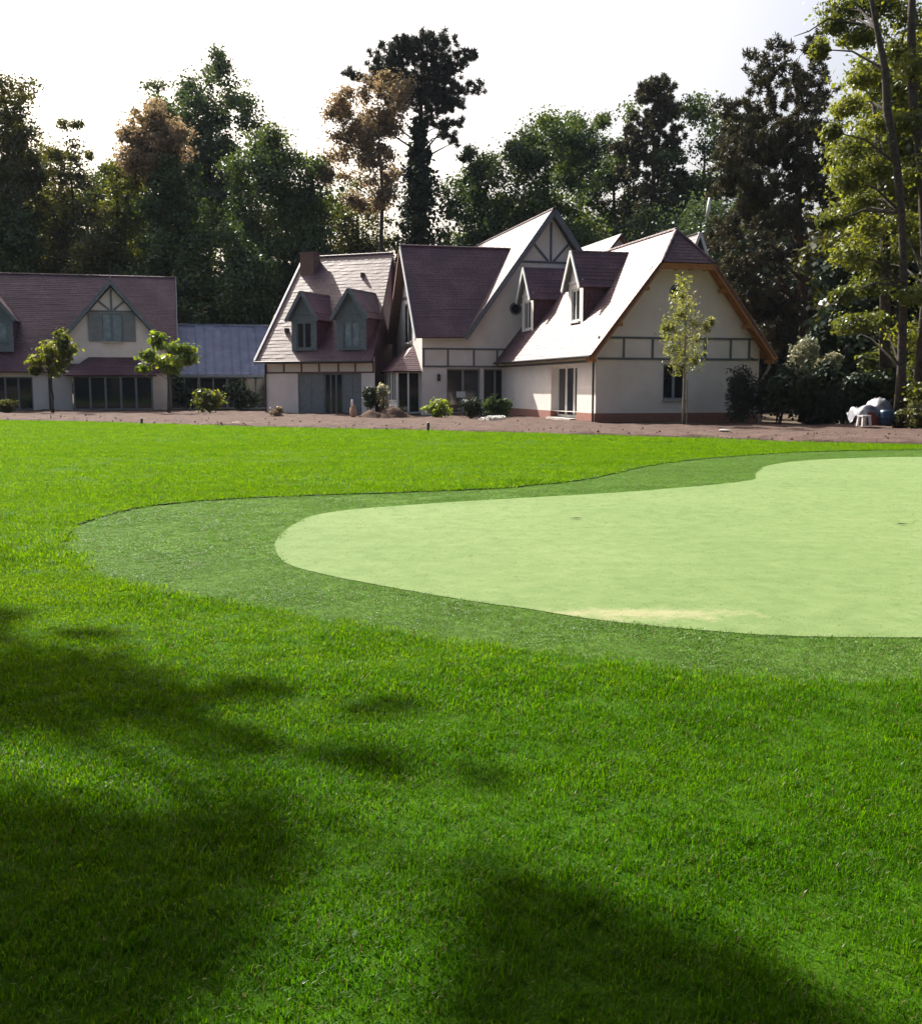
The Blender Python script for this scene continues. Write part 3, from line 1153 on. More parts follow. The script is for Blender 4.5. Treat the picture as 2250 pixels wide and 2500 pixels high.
# west wall (local frame turned: x runs from the back to the front corner)
hr.fr = hr.inv @ frame(RO, A) @ Matrix.Rotation(R_(-90), 4, 'Z')     # x' = -y, y' = x
hw = [(-5.0, -2.5, 0.0, 2.65)]
hr.add('side_wall', wall_with_holes(-16.2, 0, 0.42, EZ + 0.3, [(-6.1, -2.4, 0.42, 2.65)], thick=0.45), 'render_wall')
hr.add('plinth', MB().box(-16.2, -6.1, -.03, .3, -.1, 0.42).box(-2.4, 0.028, -.03, .3, -.1, 0.42), 'brick')
dd = window(hr, -6.07, -2.42, 0.12, 2.65, y=0.34, cols=3, rows=1, mat='white_paint', fw=0.13, name='french_door', sill=False)
hr.add('door_step', MB().box(-6.0, -2.5, -0.3, .33, -.05, 0.11), 'stone')
rail_band(hr, -16, -0.05, 2.78, 2.98, [], w=0.1, y=-.012)
hr.add('downpipe', MB().tube([(-0.1, -0.1, 0.0), (-0.1, -0.1, 2.75), (-0.1, -0.4, 2.95)], [0.05] * 3, 8), 'dark_metal')
hr.use(RO, A)
YB = 16.5
G0 = -0.7
r1 = roof(hr, 'roof_slope', (-.5, G0, EZ), (-.5, YB, EZ), (xl, YB, hz), (xl, G0, hz), seg=1.0)
roof(hr, 'roof_slope', (xl, G0, hz), (xl, YB, hz), (xc, YB, RZ), (xc, 0.62, RZ), seg=1.0)
roof(hr, 'roof_slope', (XE, YB, EZ), (XE, G0, EZ), (xr, G0, hz), (xr, YB, hz), seg=1.0)
roof(hr, 'roof_slope', (xr, YB, hz), (xr, G0, hz), (xc, 0.62, RZ), (xc, YB, RZ), seg=1.0)
roof(hr, 'hip_slope', (xl - .05, G0 - .02, hz), (xr + .05, G0 - .02, hz), (xc + .02, 0.64, RZ), (xc - .02, 0.64, RZ), seg=0.7)
ridge_tiles(hr, (xc, 0.62, RZ), (xc, YB, RZ), r1)
ridge_tiles(hr, (xl, G0, hz + .02), (xc, 0.62, RZ), r1)
ridge_tiles(hr, (xr, G0, hz + .02), (xc, 0.62, RZ), r1)
# raw timber bargeboards and rafters under the verge
for s, xa, xb in ((-1, -0.5, xl), (1, XE, xr)):
    hr.add('bargeboard', MB().bar((xa, G0 + .03, EZ - .12), (xb, G0 + .03, hz - .12), 0.05, 0.24, up=(-s * -1 * 0, 0, 1)), 'pine_wood')
    for yy in (-0.42, -0.14):
        hr.add('rafter', MB().bar((xa, yy, EZ - .19), (xb, yy, hz - .19), 0.09, 0.15), 'pine_wood')
hr.add('bargeboard', MB().box(xl - .1, xr + .1, G0, G0 + .05, hz - .3, hz - .04), 'pine_wood')
for q in (0.08, 0.36, 0.64, 0.92):
    x = xl + (xr - xl) * q
    hr.add('rafter', MB().box(x - .05, x + .05, G0 + .06, -.01, hz - .28, hz - .11), 'pine_wood')
for z in (3.0, 4.6, 6.2):
    for s in (0, 1):
        x = -0.5 + (z - EZ) / k_ if s == 0 else XE - (z - EZ) / k_
        hr.add('purlin', MB().box(x - .08 + (.14 if s == 0 else -.14), x + .08 + (.14 if s == 0 else -.14), G0 + .06, -.01, z - .3, z - .14), 'pine_wood')
hr.add('gutter', MB().tube([(-.56, G0, EZ - .03), (-.56, 14.5, EZ - .03)], [0.06, 0.06], 8), 'dark_metal')
# east wall and curved downpipe at the far corner
hr.add('side_wall', MB().box(W - .3, W, .3, YB, 0, EZ + .3), 'render_wall')
hr.add('downpipe', MB().tube([(W + .45, -.2, 2.95), (W + .42, -.15, 2.5), (W + .15, -.1, 2.0), (W + .1, -.1, 0)], [0.07] * 4, 8), 'pale_bark')
# two dormers in the sunlit west slope
for yc in (5.0, 12.62):
    mtx = Matrix.Translation((0.85, yc, 0)) @ Matrix.Rotation(R_(-90), 4, 'Z')   # x' = -y side, y' = x (into the roof)
    z_of = lambda dpt: EZ + (0.85 + .5 + dpt) * k_
    d_of = lambda z: (z - EZ) / k_ - 0.5 - 0.85
    dormer(hr, mtx, 1.02, 4.55, 6.75, 8.28, 0, d_of(6.75), d_of(8.28), (0.55, 4.85, 6.4), board='white_paint', front='render_wall',
           frame_mat='white_paint', cheek='roof_tile')

# ---- main block with the tall half-timbered gable (local x along facade)
hr.use(MO, A)
mx, mz, ml, me_ = 2.88, 11.8, -2.4, 4.5
mr_ = 2 * mx - ml
km = (mz - me_) / (mx - ml)
win = [(-3.36, -1.35, 0.0, 2.66), (-1.15, 0.95, 0.0, 2.66)]
hr.add('front_wall', wall_with_holes(-4.8, mr_ - .5, 0, 4.45, win, thick=0.35), 'render_wall')
hr.add('gable_top', MB().prism([(ml + .35, 4.451), (mr_ - .35, 4.451), (mx, mz - .35)], 0, 0.3), 'render_wall')
for (a, b_, c, d) in win:
    window(hr, a, b_, 0.1, d, y=0.2, cols=2 if a < -2 else 3, mat='grey_frame', fw=0.09, sill=False, name='glazed_door')
hr.add('notice', MB().box(-2.75, -2.2, 0.18, 0.19, 1.0, 1.35), 'white_paint')
rail_band(hr, -4.8, 2.6, 2.78, 3.78, [-4.72, -3.29, -1.75, -0.35, 1.1], w=0.1)
# braces of the tall gable
for a, b_ in (((2.88, -.03, 8.9), (2.88, -.03, 11.1)), ((2.70, -.03, 8.9), (1.70, -.03, 10.0)), ((3.06, -.03, 8.9), (4.06, -.03, 10.0))):
    hr.add('timber', MB().bar(a, b_, 0.12, 0.06, up=(0, -1, 0)), 'timber_grey')
hr.add('timber', MB().box(0.95, 4.81, -.05, -.002, 8.76, 8.88), 'timber_grey')
r2 = roof(hr, 'roof_slope', (ml, -.55, me_), (ml, 17, me_), (mx, 17, mz), (mx, -.55, mz), under='timber_grey', seg=1.0)
roof(hr, 'roof_slope', (mr_, 17, me_), (mr_, -.55, me_), (mx, -.55, mz), (mx, 17, mz), under='timber_grey', seg=1.0)
ridge_tiles(hr, (mx, -.55, mz), (mx, 17, mz), r2)
for s, xa in ((-1, ml), (1, mr_)):
    hr.add('bargeboard', MB().bar((xa, -.58, me_ - .14), (mx, -.58, mz - .14), 0.05, 0.3), 'timber_grey')
ring2 = MB()
for k in range(20):
    a0, a1 = 2 * math.pi * k / 20, 2 * math.pi * (k + 1) / 20
    p = [(0.75 + r * math.cos(a), -.04, 6.13 + r * math.sin(a)) for r, a in ((.25, a0), (.36, a0), (.36, a1), (.25, a1))]
    ring2.face(p)
    ring2.face([p[1], (p[1][0], 0.02, p[1][2]), (p[2][0], 0.02, p[2][2]), p[2]])
ow = hr.add('round_window', ring2, 'timber_grey')
hr.add('pane', MB().face([(0.75 + .27 * math.cos(2 * math.pi * k / 20), -0.014, 6.13 + .27 * math.sin(2 * math.pi * k / 20)) for k in range(20)]), 'glass', ow)
# wall lantern
lan = hr.add('lantern', MB().box(-3.93, -3.77, -.2, -.06, 1.95, 2.25).box(-3.88, -3.82, -.1, 0, 2.3, 2.36).lathe([(0.13, 0), (0.02, 0.12)], (-3.85, -.13, 2.25), 8), 'dark_metal')

# ---- cross wing: ridge along the facade, gable to the west
cz, ce = 10.0, 4.4
r3 = roof(hr, 'roof_slope', (-5.3, -.6, ce), (-2.36, -.6, ce + .05), (1.66, 3.7, cz), (-5.3, 3.7, cz), under='timber_grey', seg=1.0)
roof(hr, 'roof_slope', (1.6, 8.0, ce), (-5.3, 8.0, ce), (-5.3, 3.7, cz), (1.6, 3.7, cz), under='timber_brown', seg=1.0)
ridge_tiles(hr, (-5.3, 3.7, cz), (1.6, 3.7, cz), r3)
hr.fr = hr.inv @ frame(MO, A) @ Matrix.Translation((-4.8, 0, 0)) @ Matrix.Rotation(R_(-90), 4, 'Z')   # x' = -y, y' = x
hr.add('gable_wall', MB().prism([(-7.4, 0), (-.002, 0), (-.002, ce + .35), (-3.7, cz - .3), (-7.4, ce + .35)], 0.0, 0.3), 'render_wall')
window(hr, -4.75, -2.65, 4.25, 6.6, y=-0.04, cols=2, mat='grey_frame', fw=0.1)
hr.add('timber', MB().box(-5.6, -1.8, -.05, -.002, 6.9, 7.05), 'timber_grey')
for s, xa in ((1, .6), (-1, -8.0)):
    hr.add('bargeboard', MB().bar((xa, -.53, ce - .12), (-3.7, -.53, cz - .12), 0.05, 0.26), 'white_paint' if s > 0 else 'timber_brown')
# glazed bay with hipped tile roof at the foot of that gable
by0, bz0, bz1 = -1.65, 2.52, 4.05
r4 = roof(hr, 'bay_roof', (-4.5, by0, bz0), (-.1, by0, bz0), (-2.3, -.003, bz1), (-4.5, -.003, bz1), under='timber_grey', seg=0.7)
roof(hr, 'bay_roof', (-.1, by0, bz0), (-.1, -.003, bz0), (-2.28, -.003, bz1), (-2.3, -.02, bz1), under='timber_grey', seg=0.5)
hr.add('bay_post', MB().box(-.55, -.42, by0 + .22, by0 + .35, 0, bz0), 'white_paint')
hr.add('bay_post', MB().box(-2.2, -2.08, by0 + .22, by0 + .35, 0, bz0), 'white_paint')
window(hr, -2.05, -.56, 0.1, bz0 - .03, y=by0 + .26, cols=2, mat='white_paint', fw=.07, name='bay_window', sill=False)
window(hr, -4.3, -2.25, 0.1, bz0 - .03, y=by0 + .26, cols=3, mat='white_paint', fw=.07, name='bay_window', sill=False)
hr.use(MO, A)
window(hr, -6.2, -4.84, 0.1, 2.48, y=.46, cols=2, mat='white_paint', fw=.07, name='bay_window', sill=False)

# ---- rear wings that show above the roofs
NO = (10.1, 68.0)
hr.use(NO, A)
roof(hr, 'rear_roof_slope', (-4.2, 0, 6.0), (-4.2, 9, 6.0), (0, 9, 11.2), (0, 0, 11.2), seg=1.0)
roof(hr, 'rear_roof_slope', (4.2, 9, 6.0), (4.2, 0, 6.0), (0, 0, 11.2), (0, 9, 11.2), seg=1.0)
hr.add('rear_gable_wall', MB().prism([(-3.8, 0), (3.8, 0), (3.8, 6.3), (0, 10.9), (-3.8, 6.3)], 0.35, 0.6), 'render_wall')
EO = (13.25, 60.0)
hr.use(EO, A)
roof(hr, 'turret_slope', (-1.5, 0, 6.2), (-1.5, 4, 6.2), (0, 4, 10.15), (0, 0, 10.15), under='slate_paint', seg=0.8)
roof(hr, 'turret_slope', (1.5, 4, 6.2), (1.5, 0, 6.2), (0, 0, 10.15), (0, 4, 10.15), under='slate_paint', seg=0.8)
hr.add('turret_wall', MB().prism([(-1.3, 0), (1.3, 0), (1.3, 6.4), (0, 9.8), (-1.3, 6.4)], 0.3, 0.55), 'slate_paint')
for s in (-1, 1):
    hr.add('bargeboard', MB().bar((s * 1.55, -.03, 6.05), (0, -.03, 10.12), 0.05, 0.16), 'white_paint')

hr.add('pole', MB().tube([(1.3, 1.7, 6.0), (1.3, 1.7, 11.3)], [.025, .025], 6), 'dark_metal')
hr.add('pole_sleeve', MB().tube([(1.29, 1.7, 11.25), (1.34, 1.7, 11.7), (1.40, 1.7, 12.35)], [.08, .11, .06], 10), 'white_paint', smooth=True)
# ---- wing with the twin dormers (turned towards the left)
hr.use(LO, -22)
hr.fr = hr.fr @ LS
LE, LZ, LY = 3.05, 9.65, 5.88
kl = (LZ - LE) / LY
wl_ = [(2.54, 4.22, 0.0, 2.4), (4.22, 5.42, 0.0, 2.4), (5.42, 6.66, 0.0, 2.4)]
hr.fr = hr.fr @ Matrix.Translation((0, .5, 0))
hr.add('front_wall', wall_with_holes(0.35, 7.5, 0, 3.3, [(2.54, 6.66, 0.0, 2.4)], thick=0.3), 'render_wall')
hr.add('shutter_panel', MB().box(2.56, 3.38, .1, .16, 0, 2.38), 'shutter_paint')
hr.add('shutter_panel', MB().box(3.4, 4.2, .1, .16, 0, 2.38), 'shutter_paint')
window(hr, 4.22, 5.42, 0.05, 2.38, y=.12, cols=3, mat='slate_paint', fw=.08, name='glazed_door', sill=False)
hr.add('shutter_panel', MB().box(5.44, 6.04, .1, .16, 0, 2.38), 'shutter_paint')
hr.add('shutter_panel', MB().box(6.06, 6.64, .1, .16, 0, 2.38), 'shutter_paint')
rail_band(hr, 0.38, 7.48, 2.43, 2.98, [0.45, 1.64, 2.81, 3.96, 5.21, 6.28, 7.42], w=0.09, mat='timber_brown')
hr.add('downpipe', MB().tube([(0.42, -.08, 0), (0.42, -.08, 2.9)], [.05, .05], 8), 'dark_metal')
hr.use(LO, -22)
hr.fr = hr.fr @ LS
hr.add('gable_wall', MB().face([(0.35, .5, 0), (0.35, 11.2, 0), (0.35, 11.2, 3.3), (0.35, LY, LZ - .3), (0.35, .5, 3.3)]), 'render_wall')
hr.add('gable_wall', MB().face([(7.5, .5, 0), (7.5, .5, 3.3), (6.0, LY, LZ - .12), (6.0, LY, 0)]), 'roof_tile')
r5 = roof(hr, 'roof_slope', (0.0, 0, LE), (7.6, 0, LE), (6.1, LY, LZ), (0.05, LY, LZ), under='timber_grey', course=0.28, step=0.008, seg=0.5)
roof(hr, 'roof_slope', (6.0, 11.76, LE), (0.05, 11.76, LE), (0.05, LY, LZ), (6.0, LY, LZ), under='timber_grey', seg=1.0)
ridge_tiles(hr, (0.05, LY, LZ), (6.1, LY, LZ), r5)
hr.add('bargeboard', MB().bar((-.03, 0, LE - .08), (-.03, LY, LZ - .08), 0.05, 0.26), 'slate_paint')
hr.add('verge_trim', MB().bar((-.04, 0, LE + .085), (-.04, LY, LZ + .085), 0.12, 0.04), 'white_paint')
hr.add('gutter', MB().tube([(0, -.06, LE - .03), (7.6, -.06, LE - .03)], [0.06, 0.06], 8), 'dark_metal')
# brick chimney beside the ridge
ch = hr.add('chimney', MB().box(0.3, 1.25, 4.8, 5.6, 6.8, 9.72).box(0.25, 1.3, 4.75, 5.65, 9.72, 9.82), 'dark_brick')
for (xx, yy) in ((1.1, 1.6), (4.6, 4.6), (3.3, 0.9)):
    zz = LE + yy * kl
    hr.add('roof_vent', MB().box(xx, xx + .16, yy - .1, yy + .25, zz - .05, zz + .2), 'roof_tile')
for xc_, hw_, zp, gl in ((2.98, 0.82, 7.05, 'glass'), (6.03, 0.95, 7.1, 'curtained_glass')):
    mtx = Matrix.Translation((xc_, .55, 0))
    d_of = lambda z: (z - LE) / kl - .55
    dormer(hr, mtx, hw_, 3.4, 5.75, zp, 0, d_of(5.75), d_of(zp), (0.5, 3.8, 5.3), board='slate_paint', front='slate_paint', cheek='roof_tile', glass=gl)

# ================================================================ the house on the left
hl = House('timbered_house', 'shaded cream house at left with dark tile roof and half-timbered central gable', (-20.635, 75.0, 0))
LFO = (-20.635, 75.0)
hl.use(LFO, A)
e1, z1, y1 = 2.65, 9.78, 6.0
k1 = (z1 - e1) / (y1 + .5)
h1 = [(-11.6, -8.92, 0.0, 2.3), (-6.4, -1.05, 0.0, 2.3)]
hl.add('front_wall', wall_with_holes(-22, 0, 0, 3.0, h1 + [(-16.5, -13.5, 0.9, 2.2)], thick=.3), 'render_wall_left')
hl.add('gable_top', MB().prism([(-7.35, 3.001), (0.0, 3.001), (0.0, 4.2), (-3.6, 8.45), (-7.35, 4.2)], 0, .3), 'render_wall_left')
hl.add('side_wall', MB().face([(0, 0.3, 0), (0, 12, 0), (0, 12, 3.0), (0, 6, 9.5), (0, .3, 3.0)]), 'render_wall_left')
r6 = roof(hl, 'roof_slope', (-22.5, -.5, e1), (0.7, -.5, e1), (0.7, y1, z1), (-22.5, y1, z1), under='timber_grey', seg=1.0)
roof(hl, 'roof_slope', (0.7, 12.5, e1), (-22.5, 12.5, e1), (-22.5, y1, z1), (0.7, y1, z1), under='timber_grey', seg=1.2)
ridge_tiles(hl, (-22.5, y1, z1), (0.7, y1, z1), r6)
hl.add('bargeboard', MB().bar((0.73, -.5, e1 - .02), (0.73, y1, z1 - .02), 0.05, 0.26), 'grey_frame')
yv = lambda z: (z - e1) / k1 - .5
for s in (-1, 1):
    xe = -3.6 + s * 3.95
    ze_ = 4.15
    a_, b2 = (xe, -.4, ze_), (xe, yv(ze_) + .1, ze_)
    roof(hl, 'gable_roof_slope', a_, b2, (-3.6, yv(8.85) + .1, 8.85), (-3.6, -.4, 8.85), under='timber_grey', seg=.9)
    hl.add('bargeboard', MB().bar((xe, -.43, ze_ - .1), (-3.6, -.43, 8.75), 0.05, 0.24), 'slate_paint')
hl.add('finial', MB().tube([(-3.6, -.3, 8.8), (-3.6, -.3, 9.35)], [.05, .02], 6), 'slate_paint')
# gable timbering, window with shutters
hl.add('timber', MB().box(-5.35, -1.85, -.06, -.002, 6.72, 6.86), 'timber_grey')
for a_, b2 in (((-3.6, -.03, 6.87), (-3.6, -.03, 8.3)), ((-3.75, -.03, 6.9), (-4.6, -.03, 7.62)), ((-3.45, -.03, 6.9), (-2.6, -.03, 7.62))):
    hl.add('timber', MB().bar(a_, b2, .13, .06, up=(0, -1, 0)), 'timber_grey')
window(hl, -4.28, -2.9, 4.74, 6.68, y=-.05, cols=2, mat='slate_paint', fw=.1, glass='curtained_glass')
for xx in (-5.16, -2.86):
    sh = hl.add('shutter', MB().box(xx, xx + .82, -.07, -.02, 4.74, 6.68), 'shutter_paint')
    for q in range(4):
        hl.add('shutter_board', MB().box(xx + .03 + q * .2, xx + .19 + q * .2, -.085, -.071, 4.8, 6.62), 'shutter_paint', sh)
# bay with hipped roof
roof(hl, 'bay_roof', (-6.75, -1.6, 2.42), (-.72, -1.6, 2.42), (-2.1, -.004, 3.66), (-5.2, -.004, 3.66), under='timber_grey', seg=.8)
for s in (0, 1):
    x0_, x1_ = (-6.75, -5.2) if s == 0 else (-.72, -2.1)
    roof(hl, 'bay_roof', (x0_, -.004, 2.42), (x0_, -1.6, 2.42), (x1_, -.02, 3.66), (x1_, -.004, 3.66), under=None, seg=.6)
window(hl, -6.2, -1.0, 0.05, 2.35, y=-1.3, cols=5, mat='slate_paint', fw=.1, name='bay_window', sill=False)
hl.add('bay_side', MB().box(-6.2, -6.1, -1.22, 0, 0, 2.4).box(-1.1, -1.0, -1.22, 0, 0, 2.4), 'slate_paint')
window(hl, -11.6, -8.92, 0.05, 2.3, y=.12, cols=3, mat='slate_paint', fw=.09, name='glazed_door', sill=False)
window(hl, -16.5, -13.5, 0.9, 2.2, y=.12, cols=3, mat='slate_paint', fw=.09)
hl.add('downpipe', MB().tube([(-7.84, -.08, 0), (-7.84, -.08, 3.2)], [.06, .06], 8), 'dark_metal')
mtx = Matrix.Translation((-11.25, .4, 0))
d_of = lambda z: (z - e1) / k1 - .9
dormer(hl, mtx, 1.2, 4.0, 6.4, 7.95, 0, d_of(6.4), d_of(7.95), (0.8, 4.7, 6.0), board='slate_paint', front='slate_paint', glass='curtained_glass')

# ================================================================ zinc-roofed link between the houses
hk = House('link_building', 'low glazed link with blue-grey standing seam zinc roof between the two houses', (-20.635, 75.0, 0))
hk.use(LFO, A)
pw = 0.62
E_, Rg = Vector((0, 0.05, 2.5)), Vector((0, 4.0, 6.2))
ax = (Rg - E_).normalized()
nz_ = Vector((0, -ax.z, ax.y))
panel = MB()
L_ = (Rg - E_).length
panel.face([(0, 0, 0), (pw, 0, 0), (pw, L_, 0), (0, L_, 0)])
panel.box(-.022, .022, 0, L_, 0.001, .07)
panel.face([(0, 0, -.08), (pw, 0, -.08), (pw, 0, 0), (0, 0, 0)])
pm = panel.mesh('zinc_panel')
pm.materials.append(MATS['zinc'])
rot = Matrix.Rotation(math.atan2(ax.z, ax.y), 4, 'X')
for i in range(13):
    m_ = hk.fr @ Matrix.Translation((0.78 + i * pw, E_.y, E_.z)) @ rot @ Matrix.Rotation(R_(random.uniform(-.35, .35)), 4, 'X')
    link('zinc_panel', pm, None, hk.root, m_)
hk.add('ridge_cap', MB().box(.7, 9.0, 3.9, 4.2, 6.14, 6.26), 'zinc')
hk.add('rear_roof', MB().face([(.7, 8.2, 2.5), (9, 8.2, 2.5), (9, 4.05, 6.2), (.7, 4.05, 6.2)]), 'zinc')
hk.add('fascia', MB().box(.7, 9, .0, .06, 2.3, 2.49), 'slate_paint')
for i in range(4):
    window(hk, 0.15 + i * 2.0, 2.1 + i * 2.0, 0.05, 2.3, y=.7, cols=2, mat='slate_paint', fw=.08, name='glazed_door', sill=False)

# ================================================================ trees
def forest_tree(name, label, u0, u1, vtop, vbot, y, n, mat, leaf=(0.145, 0.095), extra=(), deep=0.9, nclump=120, csize=0.36, bark='bark', shell=.6,
                group='trees behind the houses', lo=.1, r0=.4, squash=.75):
    """tree whose crown spans the given width and height of the view at distance y"""
    a = at(u0, vtop, y)
    b_ = at(u1, vbot, y)
    rx = (b_[0] - a[0]) / 2
    rz = (a[2] - b_[2]) / 2
    cx, cz_ = (a[0] + b_[0]) / 2, (a[2] + b_[2]) / 2
    n = int(n * 2.1)
    cr = [(cx, y, cz_, rx * .86, rx * deep * .86, rz * .86)]
    cr.append((cx, y, cz_ - .4 * rz, rx * .98, rx * deep, rz * .55))
    for e in extra:
        cr.append((cx + e[0] * rx, y + e[1] * rx, cz_ + e[2] * rz, rx * e[3], rx * e[3], rz * e[4]))
    return tree(name, label, (cx + rng.normal(0, .3), y), cr, n, leaf, mat, bark, r0, nclump=nclump, csize=csize, group=group, shell=shell, lo=lo, squash=squash)


B = 'broadleaf_tree'
forest_tree(B, 'dark broadleaf tree at the left edge, wisps above its crown', -150, 125, 160, 720, 92, 17000, 'leaf_olive', extra=((.25, 0, .45, .7, .5), (.3, 0, .1, .8, .5)))
forest_tree(B, 'dark leafy tree low behind the left end of the left house', -160, 130, 420, 850, 89, 13000, 'leaf_green')
forest_tree(B, 'thin yellowish tree with a feathery top, second from left', 50, 300, 262, 800, 95, 9000, 'leaf_olive', extra=((0.05, 0, .6, .55, .35),))
forest_tree(B, 'yellow-green tree between the feathery tree and the rust tree', 190, 385, 300, 800, 93, 8000, 'leaf_yellow_green')
forest_tree('rust_tree', 'rust brown tinged crown below the tall blue-green tree', 290, 460, 225, 450, 91, 9000, 'leaf_rust', csize=.42)
forest_tree(B, 'tallest blue-green tree at left, rounded twin-topped crown', 345, 675, 130, 640, 106, 19000, 'leaf_blue_green', extra=((-.4, 0, .45, .6, .5), (.3, 0, .5, .65, .5)), leaf=(.16, .10))
forest_tree(B, 'dark tree rising behind the gable of the left house', 300, 565, 330, 830, 89, 16000, 'leaf_green')
forest_tree(B, 'round green tree with lit top behind the zinc link', 530, 860, 270, 830, 92, 21000, 'leaf_green', extra=((-.1, 0, .55, .7, .4),))
forest_tree(B, 'low dark tree filling the gap above the zinc link', 420, 700, 520, 900, 86, 12000, 'leaf_green')
forest_tree(B, 'low yellowish tree above the left house roof', 120, 330, 470, 850, 90, 9000, 'leaf_olive')
forest_tree(B, 'low green trees peeping over the twin-dormer roof', 800, 985, 560, 800, 98, 7000, 'leaf_olive', csize=.4)
forest_tree(B, 'olive tree filling the row behind the feathery tree', -40, 210, 300, 800, 101, 12000, 'leaf_olive')
forest_tree(B, 'dark green tree filling the row behind the rust crown', 150, 420, 330, 800, 100, 12000, 'leaf_green')
forest_tree(B, 'loose olive tree with sky gaps between round tree and pine', 760, 985, 400, 780, 99, 7000, 'leaf_olive', csize=.42)
# rust coloured airy tree in front of the pine
p = lambda u, v, y: at(u, v, y)
cr = []
for (u, v, rx, rz) in ((935, 215, 2.3, 1.2), (870, 265, 2.4, 1.6), (960, 285, 2.2, 1.4), (845, 365, 2.0, 1.4), (905, 330, 2.2, 1.3), (815, 440, 1.4, 1.2), (930, 400, 2.1, 1.5), (900, 480, 2.2, 1.3)):
    q = at(u, v, 92)
    cr.append((q[0], q[1], q[2], rx, rx * .8, rz))
b0 = at(928, 600, 92)
tree('rust_tree', 'airy rust-orange tree leaning out in front of the tall pine', (b0[0], 92), cr, 20000, (.135, .085), 'leaf_rust', 'bark', .28, top=at(925, 260, 92), nclump=64, csize=.75, group='trees behind the houses', limb_n=30, shell=.95)


def pine(name, label, base, stems, tufts, n, mat='needle_dark', r0=.5, bark='pine_bark', needle=(.2, .035), group='trees behind the houses', limb_n=40, shell=.5, spray=.3):
    root = empty(name, (base[0], base[1], 0))
    tag(root, label, 'tree', group)
    T = np.array([t[:3] for t in tufts])
    Rr = np.array([t[3:6] for t in tufts])
    wt = Rr[:, 0] * Rr[:, 2]
    P, Q, TT, AL = [], [], [], []
    for c, r_i, w in zip(T, Rr, wt / wt.sum()):
        m = int(n * w)
        sub = max(1, int(m / 60))
        d = unit(sub)
        sc = c + d * (rng.uniform(0, 1, size=(sub, 1)) ** .5) * r_i
        for s in sc:
            k = 60
            dd_ = unit(k) + np.array([0, 0, .35])
            rr = spray * rng.uniform(.3, 1, size=(k, 1))
            P.append(s + dd_ * rr)
            AL.append(dd_)
            Q.append(unit(k))
            TT.append(np.full(k, rng.uniform(.1, .9)))
    P = np.concatenate(P) - np.array([base[0], base[1], 0])
    link('crown', foliage_mesh('crown', P, needle[0], needle[1], np.concatenate(Q), .4, np.concatenate(TT), 0, np.concatenate(AL)), mat, root)
    mb = MB()
    for st in stems:
        sel = rng.permutation(len(T))[:limb_n]
        limbs(mb, np.array(st[0]) - [base[0], base[1], 0], np.array(st[1]) - [base[0], base[1], 0], st[2],
              [T[i] - np.array([base[0], base[1], 0]) for i in sel], bend=.25, r1=.05)
    mb.build('trunk', bark, root, smooth=True)
    return root


# tall pine with flat-topped crown and ivy-clad trunk
Y = 97
tf = []
for (u, v, rx, rz) in ((965, 160, 2.2, 1.2), (1000, 130, 2.0, 1.0), (1055, 125, 2.2, 1.1), (1085, 165, 1.8, 1.4), (1030, 185, 2.6, 1.5), (930, 185, 1.6, 1.0), (1075, 215, 1.8, 1.2),
                       (1000, 235, 2.4, 1.2), (960, 215, 2.0, 1.1), (870, 205, .9, .5), (848, 275, .8, .6), (1130, 150, .7, .5), (1148, 135, .5, .6), (1165, 205, .8, .5), (1125, 215, .9, .4),
                       (1105, 255, .9, .5), (1115, 320, .6, .4), (1085, 290, .8, .6), (1120, 255, .4, .3), (1060, 260, 1.3, .8), (1090, 330, .8, .4), (835, 290, .7, .7), (1045, 300, 1, .6), (1110, 345, .5, .4)):
    q = at(u, v, Y)
    tf.append((q[0], q[1] + rng.normal(0, 1.2), q[2], rx * 1.2, rx * 1.2, rz * 1.25))
bp = at(1018, 900, Y)
pine('pine_tree', 'tall pine with dark flat-topped crown and ivy-clad trunk above the roofs', (bp[0], Y), [((bp[0], Y, -.1), at(1030, 150, Y), .85)], tf, 62000)
iv = []
for (v, r) in ((330, .7), (380, .9), (430, 1.1), (470, 1.2), (510, 1.6), (550, 2.0), (590, 2.2), (640, 2.4)):
    for k in range(3):
        q = at(1021 + rng.normal(0, 8), v + rng.normal(0, 10), Y)
        iv.append((q[0], q[1] - .3, q[2], r, r, 1.2))
iv = np.array(iv)
P, Q, T = crown_points(iv[:, :3], iv[:, 3:], 260, .5)
root = [o for o in bpy.data.objects if o.name == 'pine_tree'][0]
link('ivy', foliage_mesh('ivy', P - np.array([bp[0], Y, 0]), .22, .15, Q, .8, T, .03), 'leaf_ivy', root)

forest_tree(B, 'bushy dark tree right of the sky gap, behind the main gable', 1040, 1300, 335, 780, 96, 16000, 'leaf_green', extra=((-.2, 0, .75, .4, .25),))
forest_tree(B, 'broad green tree with sunlit top behind the tall gable', 1170, 1500, 255, 800, 93, 21000, 'leaf_green', extra=((.15, 0, .62, .7, .38), (-.4, 0, .35, .55, .4)))
forest_tree(B, 'pale feathery top showing behind the broad green tree', 1330, 1500, 262, 480, 104, 5000, 'leaf_blue_green')
forest_tree(B, 'green tree at the right of the dark fir, above the right wing', 1580, 1850, 185, 780, 94, 18000, 'leaf_green')
forest_tree(B, 'green tree between the broad tree and the pointed conifer', 1380, 1610, 215, 820, 99, 15000, 'leaf_green')
forest_tree(B, 'dark tree filling the gap right of the pointed conifer', 1640, 1960, 330, 900, 84, 15000, 'leaf_blue_green')
forest_tree(B, 'low dark tree behind the rear roofs', 1400, 1760, 480, 880, 90, 14000, 'leaf_blue_green')


